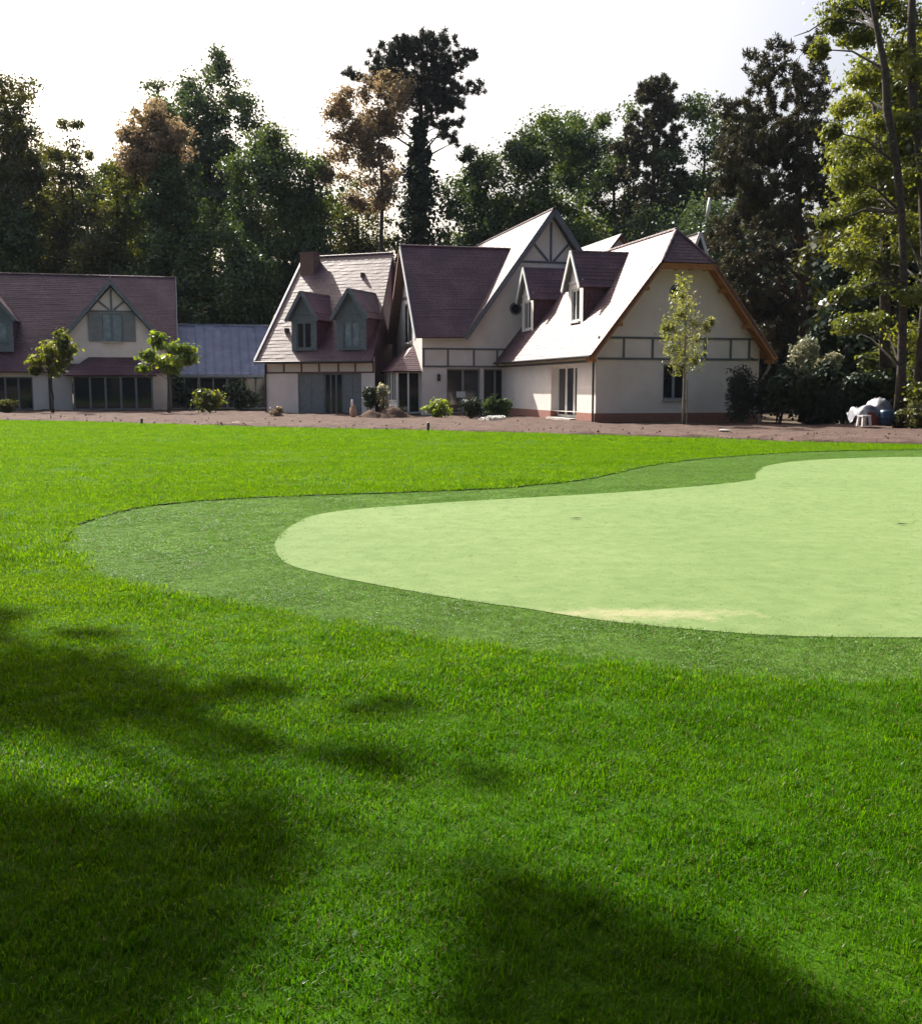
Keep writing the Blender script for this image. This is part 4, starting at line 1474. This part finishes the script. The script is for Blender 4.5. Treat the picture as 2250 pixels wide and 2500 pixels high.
def fir(label, u, vtop, vbot, wide, y, n, mat, name='fir_tree', needle=(.18, .045), r0=.4):
    """conifer of drooping whorled boughs"""
    t = at(u, vtop, y)
    b_ = at(u, vbot, y)
    tf_ = []
    h = t[2] - b_[2]
    k = 46
    for i in range(k):
        f = (i + .5) / k
        z = t[2] - h * f
        rr = wide * (0.16 + .84 * f ** .55) * rng.uniform(.55, 1.15)
        for q in range(5):
            a = rng.uniform(0, 6.283)
            d = rr * rng.uniform(.3, 1)
            tf_.append((t[0] + d * math.cos(a), y + d * math.sin(a), z - d * .18, .75 + .08 * rr, .75 + .08 * rr, .42))
    return pine(name, label, (t[0], y), [((t[0], y, -.1), (t[0], y, t[2] - .5), r0)], tf_, n, mat, needle=needle, limb_n=60)


fir('dark pointed conifer behind the rear wing roof', 1600, 190, 640, 5.6, 96, 75000, 'needle_olive')
# big dark conifer mass right of the house: open tufted top over dense drooping boughs
Y = 66
tf = []
for (u, v, rx, rz) in ((1835, 135, .55, .5), (1870, 150, .6, .4), (1905, 105, .5, .4), (1930, 95, .35, .6), (1960, 130, .8, .7), (2000, 160, 1, .8), (1910, 165, .8, .6), (1880, 205, 1.1, .7), (1940, 200, 1.1, .8), (2010, 225, 1.2, .9),
                       (1845, 185, .8, .5), (1790, 255, .9, .4), (1765, 262, .5, .25), (1850, 255, 1.4, .8), (1930, 260, 1.5, .8), (2010, 300, 1.4, 1.), (1820, 300, 1.4, .8), (1900, 320, 1.8, 1.0), (1800, 350, 1.4, .9)):
    q = at(u, v, Y)
    tf.append((q[0], q[1] + rng.normal(0, .8), q[2], rx * 1.35, rx * 1.35, rz * 1.3))
for k in range(230):
    v = rng.uniform(310, 840)
    hw2 = 130 + 55 * min(1, (v - 330) / 150)
    u = 1905 + rng.uniform(-1, 1) * hw2 - (20 if v > 600 else 0)
    if v > 640:
        u = max(u, 1690 + (v - 560) * 0.62 + 40)
    q = at(u, v, Y + rng.normal(0, 1.5))
    tf.append((q[0], q[1], q[2], 1.0, 1.0, .65))
bp = at(1965, 900, Y)
pine('dark_conifer', 'huge dark olive conifer with tufted top right of the half-hipped gable', (bp[0], Y), [((bp[0], Y, -.1), at(1945, 150, Y), .4)], tf, 125000, 'needle_olive', bark='pine_bark', needle=(.15, .04), limb_n=60)

# backlit yellow-green tree on the right edge: two slender stems
Y = 41
root = empty('maple_tree', (17.0, Y, 0))
tag(root, 'near yellow-green backlit tree with slender dark stems at the right edge', 'tree')
mb = MB()
sA = [at(2195, 1045, Y), at(2200, 900, Y), at(2206, 700, Y), at(2200, 520, Y), at(2188, 400, Y), at(2165, 270, Y), at(2160, 170, Y), at(2140, 70, Y), at(2120, -40, Y), at(2105, -160, Y)]
mb.tube([np.array(q) - [17, Y, 0] for q in sA], [.27, .17, .14, .14, .15, .15, .13, .1, .08, .04], 10)
sB = [at(2235, 1045, Y + 1.2), at(2262, 700, Y + 1.2), at(2250, 420, Y + 1.2), at(2228, 240, Y + 1.2), at(2224, 60, Y + 1.2), at(2230, -180, Y + 1.2)]
mb.tube([np.array(q) - [17, Y, 0] for q in sB], [.26, .18, .18, .17, .15, .1], 10)
sC = [at(2160, 900, Y + 4), at(2160, 600, Y + 4), at(2150, 430, Y + 4), at(2130, 250, Y + 4)]
mb.tube([np.array(q) - [17, Y, 0] for q in sC], [.24, .2, .16, .06], 8)
mp_cl = []
for (u, v, r) in ((2060, 20, 1.1), (2150, 10, 1.2), (2220, 40, 1.2), (2100, 90, .9), (2040, 60, .6), (2190, 130, 1.0), (2110, 190, .8), (2070, 260, .8), (2160, 300, .9), (2225, 300, 1), (2080, 360, .9),
                  (2140, 410, .9), (2230, 430, .9), (2075, 440, .8), (2110, 490, .9), (2050, 530, .7), (2015, 545, .45), (2120, 560, .9), (2190, 540, .8), (2085, 620, .8), (2150, 640, .8), (2230, 600, 1), (2120, 700, .7), (2060, 720, .6),
                  (2090, 790, .7), (2055, 795, .35), (2140, 780, .6), (2235, 720, 1), (2240, 820, 1), (2230, 160, .9), (2000, 120, .5), (2030, 320, .5), (2245, 900, .8), (2235, 960, .7), (2240, 1010, .7), (2150, -80, 1.6), (2240, -100, 1.6), (2310, 100, 2), (2320, 400, 2), (2320, 700, 2)):
    q = at(u, v, Y + rng.normal(1.6, 1.2))
    mp_cl.append((q[0], q[1], q[2], r, r, r * .62))
mp_cl = np.array(mp_cl)
for c in mp_cl:
    src = sA if c[0] < 17 else sB
    j = min(range(len(src)), key=lambda i: abs(src[i][2] - (c[2] - 1.0)))
    a_ = np.array(src[j])
    t_ = c[:3]
    m_ = (a_ + t_) / 2 + [0, 0, .3]
    mb.tube([a_ - [17, Y, 0], m_ - [17, Y, 0], t_ - [17, Y, 0]], [.06, .04, .015], 5, cap=False)
tw = [at(2110, 60, Y), at(2020, 45, Y), at(1975, 75, Y), at(1938, 88, Y)]
mb.tube([np.array(q) - [17, Y, 0] for q in tw], [.05, .04, .025, .012], 5)
mb.build('trunk', 'bark', root, smooth=True)
P, Q, T = crown_points(mp_cl[:, :3], mp_cl[:, 3:], 1300, .8)
link('crown', foliage_mesh('crown', P - np.array([17, Y, 0]), .075, .05, Q, .8, T, .02), 'leaf_yellow_green', root)
# trees closing the right edge behind it
forest_tree(B, 'dark tree behind the slender stems at the right edge', 1980, 2330, 230, 900, 58, 15000, 'leaf_olive', leaf=(.2, .13), group=None)
forest_tree(B, 'pale green crown high behind the right-hand stems', 2050, 2400, 30, 560, 52, 9000, 'leaf_yellow_green', leaf=(.17, .11), group=None, csize=.42)
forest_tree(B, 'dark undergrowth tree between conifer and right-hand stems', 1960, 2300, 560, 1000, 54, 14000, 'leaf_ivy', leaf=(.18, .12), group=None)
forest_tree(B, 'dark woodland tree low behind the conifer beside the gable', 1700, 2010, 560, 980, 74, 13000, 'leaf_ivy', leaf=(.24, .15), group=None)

# the wood behind, one mass
cl, cr = [], []
for k in range(620):
    x = rng.uniform(-75, 75)
    zmax = 22 if x < -14 else (9.5 if x < 1.5 else 19)
    z = rng.uniform(0.5, zmax)
    cl.append((x, rng.uniform(108, 116), z))
    r = rng.uniform(1.6, 2.8)
    cr.append((r, r, r * .8))
P, Q, T = crown_points(np.array(cl), np.array(cr), 90, .5)
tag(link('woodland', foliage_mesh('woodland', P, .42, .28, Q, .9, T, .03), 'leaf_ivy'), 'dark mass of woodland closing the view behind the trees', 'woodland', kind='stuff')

# ---- the tree on the left, outside the picture, whose crown shades the foreground
FB = np.array([-13.5, 21.0, 0])
root = empty('broadleaf_tree', tuple(FB))
tag(root, 'large tree beside the lawn that shades the left foreground', 'tree')
SX, SY = SUN_DIR.x / SUN_DIR.z, SUN_DIR.y / SUN_DIR.z
ft = []
spots = [  # ground spot shaded, height of the bough, size
    (-2.6, 5.65, 9.5, .55), (-2.0, 5.45, 9.6, .5), (-3.3, 5.6, 9.8, .8), (-1.55, 5.15, 9.2, .3), (-2.9, 5.0, 9.4, .5), (-2.3, 5.1, 9.6, .35),
    (-1.9, 3.55, 9.0, .5), (-1.4, 3.45, 8.8, .45), (-1.0, 3.45, 8.6, .35), (-0.75, 3.6, 8.6, .22), (-1.5, 3.0, 8.6, .5), (-1.0, 2.95, 8.6, .38), (-2.3, 3.3, 9.0, .6), (-1.3, 2.6, 8.6, .5), (-1.7, 2.3, 8.7, .6), (-.95, 2.45, 8.5, .28), (-2.2, 2.7, 9.0, .5),
    (-2.6, 4.1, 9.2, .35), (-3.2, 4.5, 9.4, .5), (-2.9, 3.6, 9.4, .6),
    (0.22, 3.1, 8.6, .17), (0.36, 2.92, 8.5, .2), (0.55, 2.8, 8.5, .18), (0.75, 2.66, 8.4, .16), (0.42, 2.6, 8.4, .22), (0.28, 2.75, 8.6, .16), (0.25, 2.42, 8.4, .18), (.62, 2.45, 8.4, .18), (.9, 2.45, 8.4, .14), (.15, 2.95, 8.5, .14), (.2, 2.6, 8.4, .2), (.1, 2.4, 8.4, .18), (.45, 2.75, 8.5, .2),
    (-3.15, 6.7, 10, .22), (-3.3, 7.25, 10, .25), (-2.3, 6.7, 10, .1), (-2.55, 6.75, 10, .08), (-3.6, 6.3, 10, .5),
    (-1.15, 5.45, 9.4, .12), (-0.95, 5.4, 9.4, .08), (-0.5, 5.1, 9.2, .08), (-0.3, 5.15, 9.2, .07), (-1.1, 4.75, 9, .12), (-0.5, 4.4, 9, .1), (-.3, 4.3, 9, .08), (0.1, 4.2, 9, .06), (-.9, 4.55, 9, .1)]
for (gx, gy, h, r) in spots:
    h *= 1.75
    r *= 1.1
    ft.append((gx + SX * h, gy + SY * h, h, r, r, r * .8))
mass = []
for k in range(260):
    a_, d_ = rng.uniform(0, 6.283), rng.uniform(0, 8)
    q = (-17 + d_ * math.cos(a_), 20.5 + d_ * math.sin(a_), rng.uniform(11, 26))
    gx, gy = q[0] - SX * q[2], q[1] - SY * q[2]
    if gx > -0.46 * gy - 1.5 and gy > 0.5 or q[0] > -.5 * q[1] - 1.5 and q[2] < .36 * q[1] + 4:
        continue
    mass.append((*q, 1.4, 1.4, 1.1))
ft = np.array(ft)
mass = np.array(mass)
n_pts = []
Pp, Qq, Tt = [], [], []
for c in ft:
    m = int(60 + 900 * c[3] ** 1.6)
    P, Q, T = crown_points([c[:3]], [c[3:]], m, .6)
    Pp.append(P)
    Qq.append(Q)
    Tt.append(T)
P, Q, T = np.concatenate(Pp), np.concatenate(Qq), np.concatenate(Tt)
link('crown', foliage_mesh('crown', P - FB, .085, .055, Q, .9, T, .01), 'leaf_green', root)
P, Q, T = crown_points(mass[:, :3], mass[:, 3:], 170, .6)
link('upper_crown', foliage_mesh('upper_crown', P - FB, .22, .15, Q, .9, T, .01), 'leaf_ivy', root)
mb = MB()
limbs(mb, (0, 0, -.1), (-1.5, 1.2, 20), .5, [c[:3] - FB for c in ft[::3]] + [c[:3] - FB for c in mass[::8]], bend=.3)
mb.build('trunk', 'bark', root, smooth=True)

# ---- unseen trees added round the camera; crowns take sky light off the lawn
for lab, b_, crs in (('unseen tree added left of the camera to block skylight', (-15.5, 3.5), [(-15, 4, 12, 5, 5, 5)]),
                     ('unseen tree added behind the camera to block skylight', (-6.5, -7), [(-6, -6, 11, 5.5, 5.5, 4.5)]),
                     ('unseen tree added behind the camera to the right to block skylight', (5, -8), [(5, -7, 11, 5.5, 5.5, 4.5)]),
                     ('unseen tree added far right behind the camera to block skylight', (14, -6), [(14, -6, 11, 5, 5, 4.5)]),
                     ('unseen spreading tree added right of the camera, crown blocking skylight overhead', (9.5, 2), [(3.5, 1, 12, 5, 4.5, 2.5), (9.5, 3, 13, 5.5, 5, 3.5), (5, 6, 14, 5, 4.5, 2.2)]),
                     ('unseen spreading tree added left of the camera to block skylight', (-8.5, -1), [(-6.5, -.5, 11, 4, 4, 3), (-9.5, 1.5, 12, 3.5, 3.5, 3)]),
                     ('unseen broad oak added right of the camera, boughs blocking skylight over the lawn', (13, 9), [(13, 9, 15, 6, 6, 4), (6, 9, 16.5, 6, 5, 2.5), (-.5, 9, 17, 5, 4.5, 2.2), (9, 15, 18.5, 6, 5, 3), (2, 15, 19, 5, 4.5, 2.2), (-2, 4.5, 15.5, 4.5, 4, 2)]),
                     ('unseen tree added ahead to the right, crown above the view blocking skylight', (15.5, 23), [(4, 22.5, 18, 5, 4, 2.5), (10, 24, 18.5, 6, 5, 3), (16, 22.5, 16, 5, 5, 4)])):
    tree('broadleaf_tree', lab, b_, crs, 9000 * len(crs), (.27, .18), 'leaf_ivy', r0=.4, nclump=70 * len(crs), csize=.42, group='unseen trees added to block skylight', lo=.1, limb_n=20)

# unseen ring of foliage added to shut low sky light off the lawn
cl, cr = [], []
for k in range(520):
    a_ = R_(rng.uniform(44, 304))
    d_ = rng.uniform(15, 19)
    cl.append((d_ * math.sin(a_), 2 + d_ * math.cos(a_), rng.uniform(.6, 10.5)))
    cr.append((1.7, 1.7, 1.5))
P, Q, T = crown_points(np.array(cl), np.array(cr), 75, .6)
tag(link('undergrowth', foliage_mesh('undergrowth', P, .32, .22, Q, .9, T, .02), 'leaf_ivy'), 'unseen ring of foliage added round the near lawn to block low skylight', 'undergrowth', kind='stuff')

# ================================================================ garden plants and things by the houses
# slim young tree in front of the gable
y = 44.0
q = at(1667, 1030, y)
root = empty('young_tree', (q[0], y, 0))
tag(root, 'slim young tree with light willowy leaves in front of the half-hipped gable', 'tree')
cl = []
for (u, v, r) in ((1665, 690, .22), (1655, 725, .3), (1680, 740, .32), (1660, 770, .4), (1690, 790, .4), (1640, 800, .36), (1665, 820, .45), (1700, 830, .4), (1640, 845, .38), (1672, 865, .42), (1720, 800, .2), (1625, 800, .2), (1735, 785, .1), (1655, 895, .25), (1700, 880, .25)):
    c = at(u, v, y)
    cl.append((c[0] - q[0], rng.normal(0, .25), c[2], r * 1.45, r * 1.45, r * 1.7))
cl = np.array(cl)
P, Q, T = crown_points(cl[:, :3], cl[:, 3:], 260, .9)
link('crown', foliage_mesh('crown', P, .085, .024, None, 1, T, .005), 'leaf_willow', root)
mb = MB()
limbs(mb, (0, 0, -.1), (0, 0, 6.0), .05, list(cl[:, :3]), rmin=.012, bend=.04, sides=6)
mb.build('trunk', 'pale_bark', root, smooth=True)
link('stake', MB().tube([(.12, -.1, 0), (.12, -.1, 1.9)], [.03, .03], 6).mesh('stake'), 'pale_bark', root)

# two small big-leaved standard trees before the left house
for lab, u, spots_ in (('small big-leaved standard tree left of the hipped bay roof', 128,
                        ((150, 830, .7), (120, 855, .7), (160, 870, .6), (100, 880, .7), (135, 900, .6), (85, 905, .4), (165, 850, .5))),
                       ('small big-leaved standard tree right of the hipped bay roof', 412,
                        ((385, 830, .7), (430, 850, .6), (360, 870, .6), (455, 850, .5), (400, 880, .7), (440, 880, .6), (350, 900, .4), (415, 900, .5), (462, 875, .4)))):
    y = 66
    q = at(u, 1000, y)
    root = empty('standard_tree', (q[0], y, 0))
    tag(root, lab, 'tree', 'standard trees before the left house')
    cl = np.array([(*(np.array(at(a_, b_, y + rng.normal(0, .3))) - [q[0], y, 0]), r, r, r * .8) for a_, b_, r in spots_])
    P, Q, T = crown_points(cl[:, :3], cl[:, 3:], 190, .6)
    link('crown', foliage_mesh('crown', P, .16, .12, Q, .7, T, .03), 'leaf_lime' if u > 300 else 'leaf_yellow_green', root)
    mb = MB()
    limbs(mb, (0, 0, -.05), (0, 0, 3.6), .07, list(cl[:, :3]), rmin=.02, bend=.05)
    mb.build('trunk', 'bark', root, smooth=True)


def pl(u, y):
    return at(u, 1000, y)[0], y


bush('bush', 'leafy yellow-green bush before the zinc link', pl(512, 68), (1.15, .8, .75), 1600, (.11, .07), 'leaf_yellow_green')
bush('hedge_shrub', 'dark tall shrub under the zinc roof at left', pl(455, 73.5), (1.2, .5, 1.1), 1800, (.11, .07), 'leaf_ivy')
bush('hedge_shrub', 'dark tall shrub under the zinc roof near the twin-dormer wing', pl(590, 72.5), (1.6, .5, 1.0), 2000, (.11, .07), 'leaf_ivy')
bush('low_shrub', 'low reddish shrub at the left foot of the twin-dormer wing', pl(676, 58.5), (.55, .4, .28), 500, (.07, .04), 'leaf_rust')
bush('bush', 'low green bush at the far left below the glazed doors', pl(8, 66), (.9, .6, .45), 900, (.09, .06), 'leaf_olive')
bush('shrub', 'round dark shrub left of the glazed bay', pl(902, 56.5), (.5, .5, .75), 1300, (.07, .045), 'leaf_ivy', zc=1.0)
bush('shrub', 'pale cream-leaved upright shrub beside the glazed bay', pl(933, 56.6), (.45, .4, .8), 800, (.10, .035), 'leaf_cream', zc=1.2)
bush('bush', 'bright lime bush in front of the wall with the lantern', pl(1066, 55), (.95, .6, .5), 2200, (.08, .05), 'leaf_lime')
bush('bush', 'dark green feathery bush below the glazed doors', pl(1150, 54.5), (.8, .6, .55), 1900, (.10, .03), 'leaf_ivy')
bush('bush', 'mid green feathery bush beside the sunlit side wall', pl(1215, 53.5), (.95, .6, .6), 2200, (.11, .03), 'leaf_green')
bush('flower_patch', 'low patch of white flowers at the edge of the soil', pl(1205, 51.0), (.75, .35, .13), 420, (.05, .04), 'petal_white', cat='flowers', stems=False)
# right-hand side: fir shrub, hedge, variegated shrubs
bush('conifer_shrub', 'dark conifer shrub in front of the right end of the gable wall', pl(1812, 46.5), (1.0, .7, 1.35), 3000, (.14, .03), 'needle_dark')
for k, (lab, u, yy, rx, rz) in enumerate((('dark clipped hedge bush beside the right wing corner', 1900, 46.5, 1.15, 1.25), ('dark hedge bush at the middle of the right hedge', 1990, 46, 1.2, 1.3),
                                         ('dark hedge bush behind the pale tarpaulin', 2080, 45.5, 1.2, 1.3), ('dark hedge bush at the right end behind the stems', 2170, 45, 1.2, 1.3))):
    bush('hedge_bush', lab, pl(u, yy), (rx * 1.15, .9, rz), 4200, (.10, .065), 'leaf_ivy', group='dark hedge at right')
bush('variegated_shrub', 'cream variegated shrub rising above the dark hedge', pl(1962, 48), (.95, .7, .85), 800, (.11, .07), 'leaf_cream', zc=3.0)
bush('variegated_shrub', 'smaller cream variegated shrub above the hedge middle', pl(2025, 48), (.6, .5, .5), 600, (.10, .065), 'leaf_cream', zc=2.7)
bush('yellow_shrub', 'yellow-green shrub above the hedge left of the slender stems', pl(2135, 47.5), (1.1, .7, .55), 1700, (.11, .075), 'leaf_yellow_green', zc=2.75)
bush('bush', 'leafy bush at the foot of the right-hand stems', pl(2235, 40), (.75, .6, .6), 1500, (.09, .055), 'leaf_olive')

# earth heap, jar, garden chair, marker posts
hm = MB()
c0 = pl(945, 55.5)
for j in range(13):
    for i in range(25):
        x, y = -1.7 + 3.4 * i / 24, -.8 + 1.6 * j / 12
        f = max(0, 1 - (x / 1.6) ** 2 - (y / .75) ** 2)
        hm.v.append((x, y, -.05 + .5 * f * (1 + .35 * math.sin(x * 4 + y * 3)) + rng.normal(0, .03) * (f > 0)))
for j in range(12):
    for i in range(24):
        a_ = j * 25 + i
        hm.f.append((a_, a_ + 1, a_ + 26, a_ + 25))
o = hm.build('earth_heap', 'dark_soil', smooth=True)
o.location = (*c0, .02)
tag(o, 'low heap of dark earth in front of the glazed bay', 'earth heap')
root = empty('garden_jar', (*pl(862, 56), 0.02))
tag(root, 'peach terracotta garden jar at the left end of the earth heap', 'jar')
link('body', MB().lathe([(.10, 0), (.17, .12), (.19, .3), (.15, .5), (.11, .58), (.13, .62), (.10, .62), (.09, .5)], sides=18).mesh('body', True), 'terracotta', root)
link('white_cap', MB().lathe([(.05, .55), (.06, .7), (.05, .9), (.03, .93)], (-.05, 0, 0), 10).mesh('white_cap', True), 'white_paint', root)


def chair(loc, deg, label):
    root = empty('garden_chair', loc, deg)
    tag(root, label, 'chair')
    link('seat', MB().box(-.23, .23, -.22, .22, .42, .45).mesh('seat'), 'white_paint', root)
    for sx in (-1, 1):
        link('leg', MB().tube([(sx * .22, -.21, 0), (sx * .2, -.2, .42)], [.018, .018], 6).mesh('leg'), 'white_paint', root)
        link('leg', MB().tube([(sx * .22, .25, 0), (sx * .2, .2, .45), (sx * .2, .28, .9)], [.018, .018, .018], 6).mesh('leg'), 'white_paint', root)
    for k in range(5):
        x = -.16 + .08 * k
        link('back_slat', MB().box(x - .02, x + .02, .23, .25, .47, .85).mesh('back_slat'), 'white_paint', root)
    link('back_rail', MB().box(-.22, .22, .255, .285, .82, .9).mesh('back_rail'), 'white_paint', root)
    return root


chair((*pl(963, 57.2), 0.02), 25, 'white slatted garden chair in front of the glazed bay')
o = MB().tube([(0, 0, -.1), (0, 0, .28), (.01, 0, .30)], [.05, .05, .02], 8).build('marker_post', 'dark_metal')
o.location = (-1.2, 38.9, 0.02)
tag(o, 'short dark peg at the lawn edge below the lime bush', 'post')
o = MB().tube([(0, 0, -.1), (0, 0, .22), (.01, 0, .24)], [.05, .05, .02], 8).build('marker_post', 'dark_metal')
o.location = (*pl(345, 46.5), 0.02)
tag(o, 'short dark peg at the lawn edge before the left house', 'post')
for u, yy, lab in ((575, 45.4, 'pale flat stone on the soil edge below the zinc link'), (1770, 37.5, 'pale stone on the soil right of the young tree'), (12, 53.5, 'pale stone on the soil at the far left')):
    s = MB()
    n0 = 10
    pr = [(.02, 0), (.13, .02), (.16, .06), (.1, .1), (.02, .11)]
    s.lathe(pr, sides=9)
    s.v = [(v[0] * (1.4 + .2 * math.sin(v[1] * 9)), v[1] * (.8 + .2 * math.sin(v[0] * 7)), v[2] * .9) for v in s.v]
    o = s.build('stone', 'stone')
    o.location = (*pl(u, yy), .03)
    tag(o, lab, 'stone')
# clutter by the right-hand stems
ty = 41.0
tx = pl(2130, ty)[0]
tm = MB()
for j in range(15):
    for i in range(25):
        x, y = -.85 + 1.7 * i / 24, -.45 + .9 * j / 14
        h = .72 + .22 * math.sin(x * 3.1 + .7) * math.cos(y * 3) + .12 * math.sin(x * 9 + y * 5) + rng.normal(0, .025)
        ed = max(abs(x) / .85, abs(y) / .45)
        if ed > .75:
            h -= (ed - .75) * 1.3
        tm.v.append((x, y, h))
for j in range(14):
    for i in range(24):
        a_ = j * 25 + i
        tm.f.append((a_, a_ + 1, a_ + 26, a_ + 25))
o = tm.build('tarpaulin', 'tarp', smooth=True)
o.location = (tx, ty, 0.16)
tag(o, 'crumpled silvery tarpaulin draped over a pile below the right-hand stems', 'tarpaulin')
root = empty('barrel', (tx + .35, ty - .45, .14))
tag(root, 'blue plastic barrel under the front of the tarpaulin', 'barrel')
link('body', MB().lathe([(.24, 0), (.27, .08), (.28, .3), (.27, .5), (.22, .6)], sides=18).mesh('body', True), 'blue_plastic', root)
link('rim', MB().lathe([(.285, .26), (.3, .28), (.3, .32), (.285, .34)], sides=18).mesh('rim', True), 'blue_plastic', root)
root = empty('crate', (tx - .2, ty - .1, .14))
tag(root, 'dull red crate beneath the tarpaulin', 'crate')
link('base', MB().box(-.35, .35, -.25, .25, 0, .5).mesh('base'), 'red_plastic', root)
for sx in (-1, 1):
    link('side_rib', MB().box(sx * .3 - .03, sx * .3 + .03, -.28, -.252, 0, .5).mesh('side_rib'), 'red_plastic', root)
root = empty('stool', (tx - .55, ty - .6, .12), 20)
tag(root, 'white plastic stool left of the blue barrel', 'stool')
link('seat', MB().box(-.2, .2, -.16, .16, .36, .42).mesh('seat'), 'white_paint', root)
for sx in (-1, 1):
    for sy in (-1, 1):
        link('leg', MB().bar((sx * .19, sy * .15, 0), (sx * .15, sy * .12, .36), .07, .07, up=(0, 1, 0)).mesh('leg'), 'white_paint', root)
o = MB().lathe([(.11, 0), (.15, .26), (.16, .28), (.14, .28), (.10, .04)], sides=16).build('bucket', 'orange_plastic', smooth=True)
o.location = (tx + .75, ty - .5, .14)
tag(o, 'orange bucket between the blue barrel and the right-hand stem', 'bucket')
# two fallen leaves on the putting green
for (x, y, lab) in ((1.43, 12.9, 'dark fallen leaf lying at the middle of the putting green'), (5.2, 12.35, 'small dark fallen leaf near the right edge of the putting green')):
    o = MB().face([(-.09, 0, 0), (-.02, -.03, .008), (.08, 0, .003), (-.01, .03, .012)]).face([(.08, 0, .003), (.085, .006, .004), (.13, .01, .006), (.13, 0, .005)]).build('fallen_leaf', 'bark')
    o.location = (x, y, ZC + .016)
    tag(o, lab, 'leaf')

# thin bright air that lifts the far trees a little
hz_ = MB().box(-130, 130, -60, 135, -1.2, 45)
m = bpy.data.materials.new('air')
m.use_nodes = True
m.node_tree.nodes.remove(m.node_tree.nodes['Principled BSDF'])
pv = m.node_tree.nodes.new('ShaderNodeVolumePrincipled')
pv.inputs['Density'].default_value = 0.00009
pv.inputs['Color'].default_value = (0.72, 0.82, 1.0, 1)
m.node_tree.links.new(pv.outputs[0], m.node_tree.nodes['Material Output'].inputs['Volume'])
MATS['air'] = m
tag(hz_.build('haze', 'air'), kind='stuff')
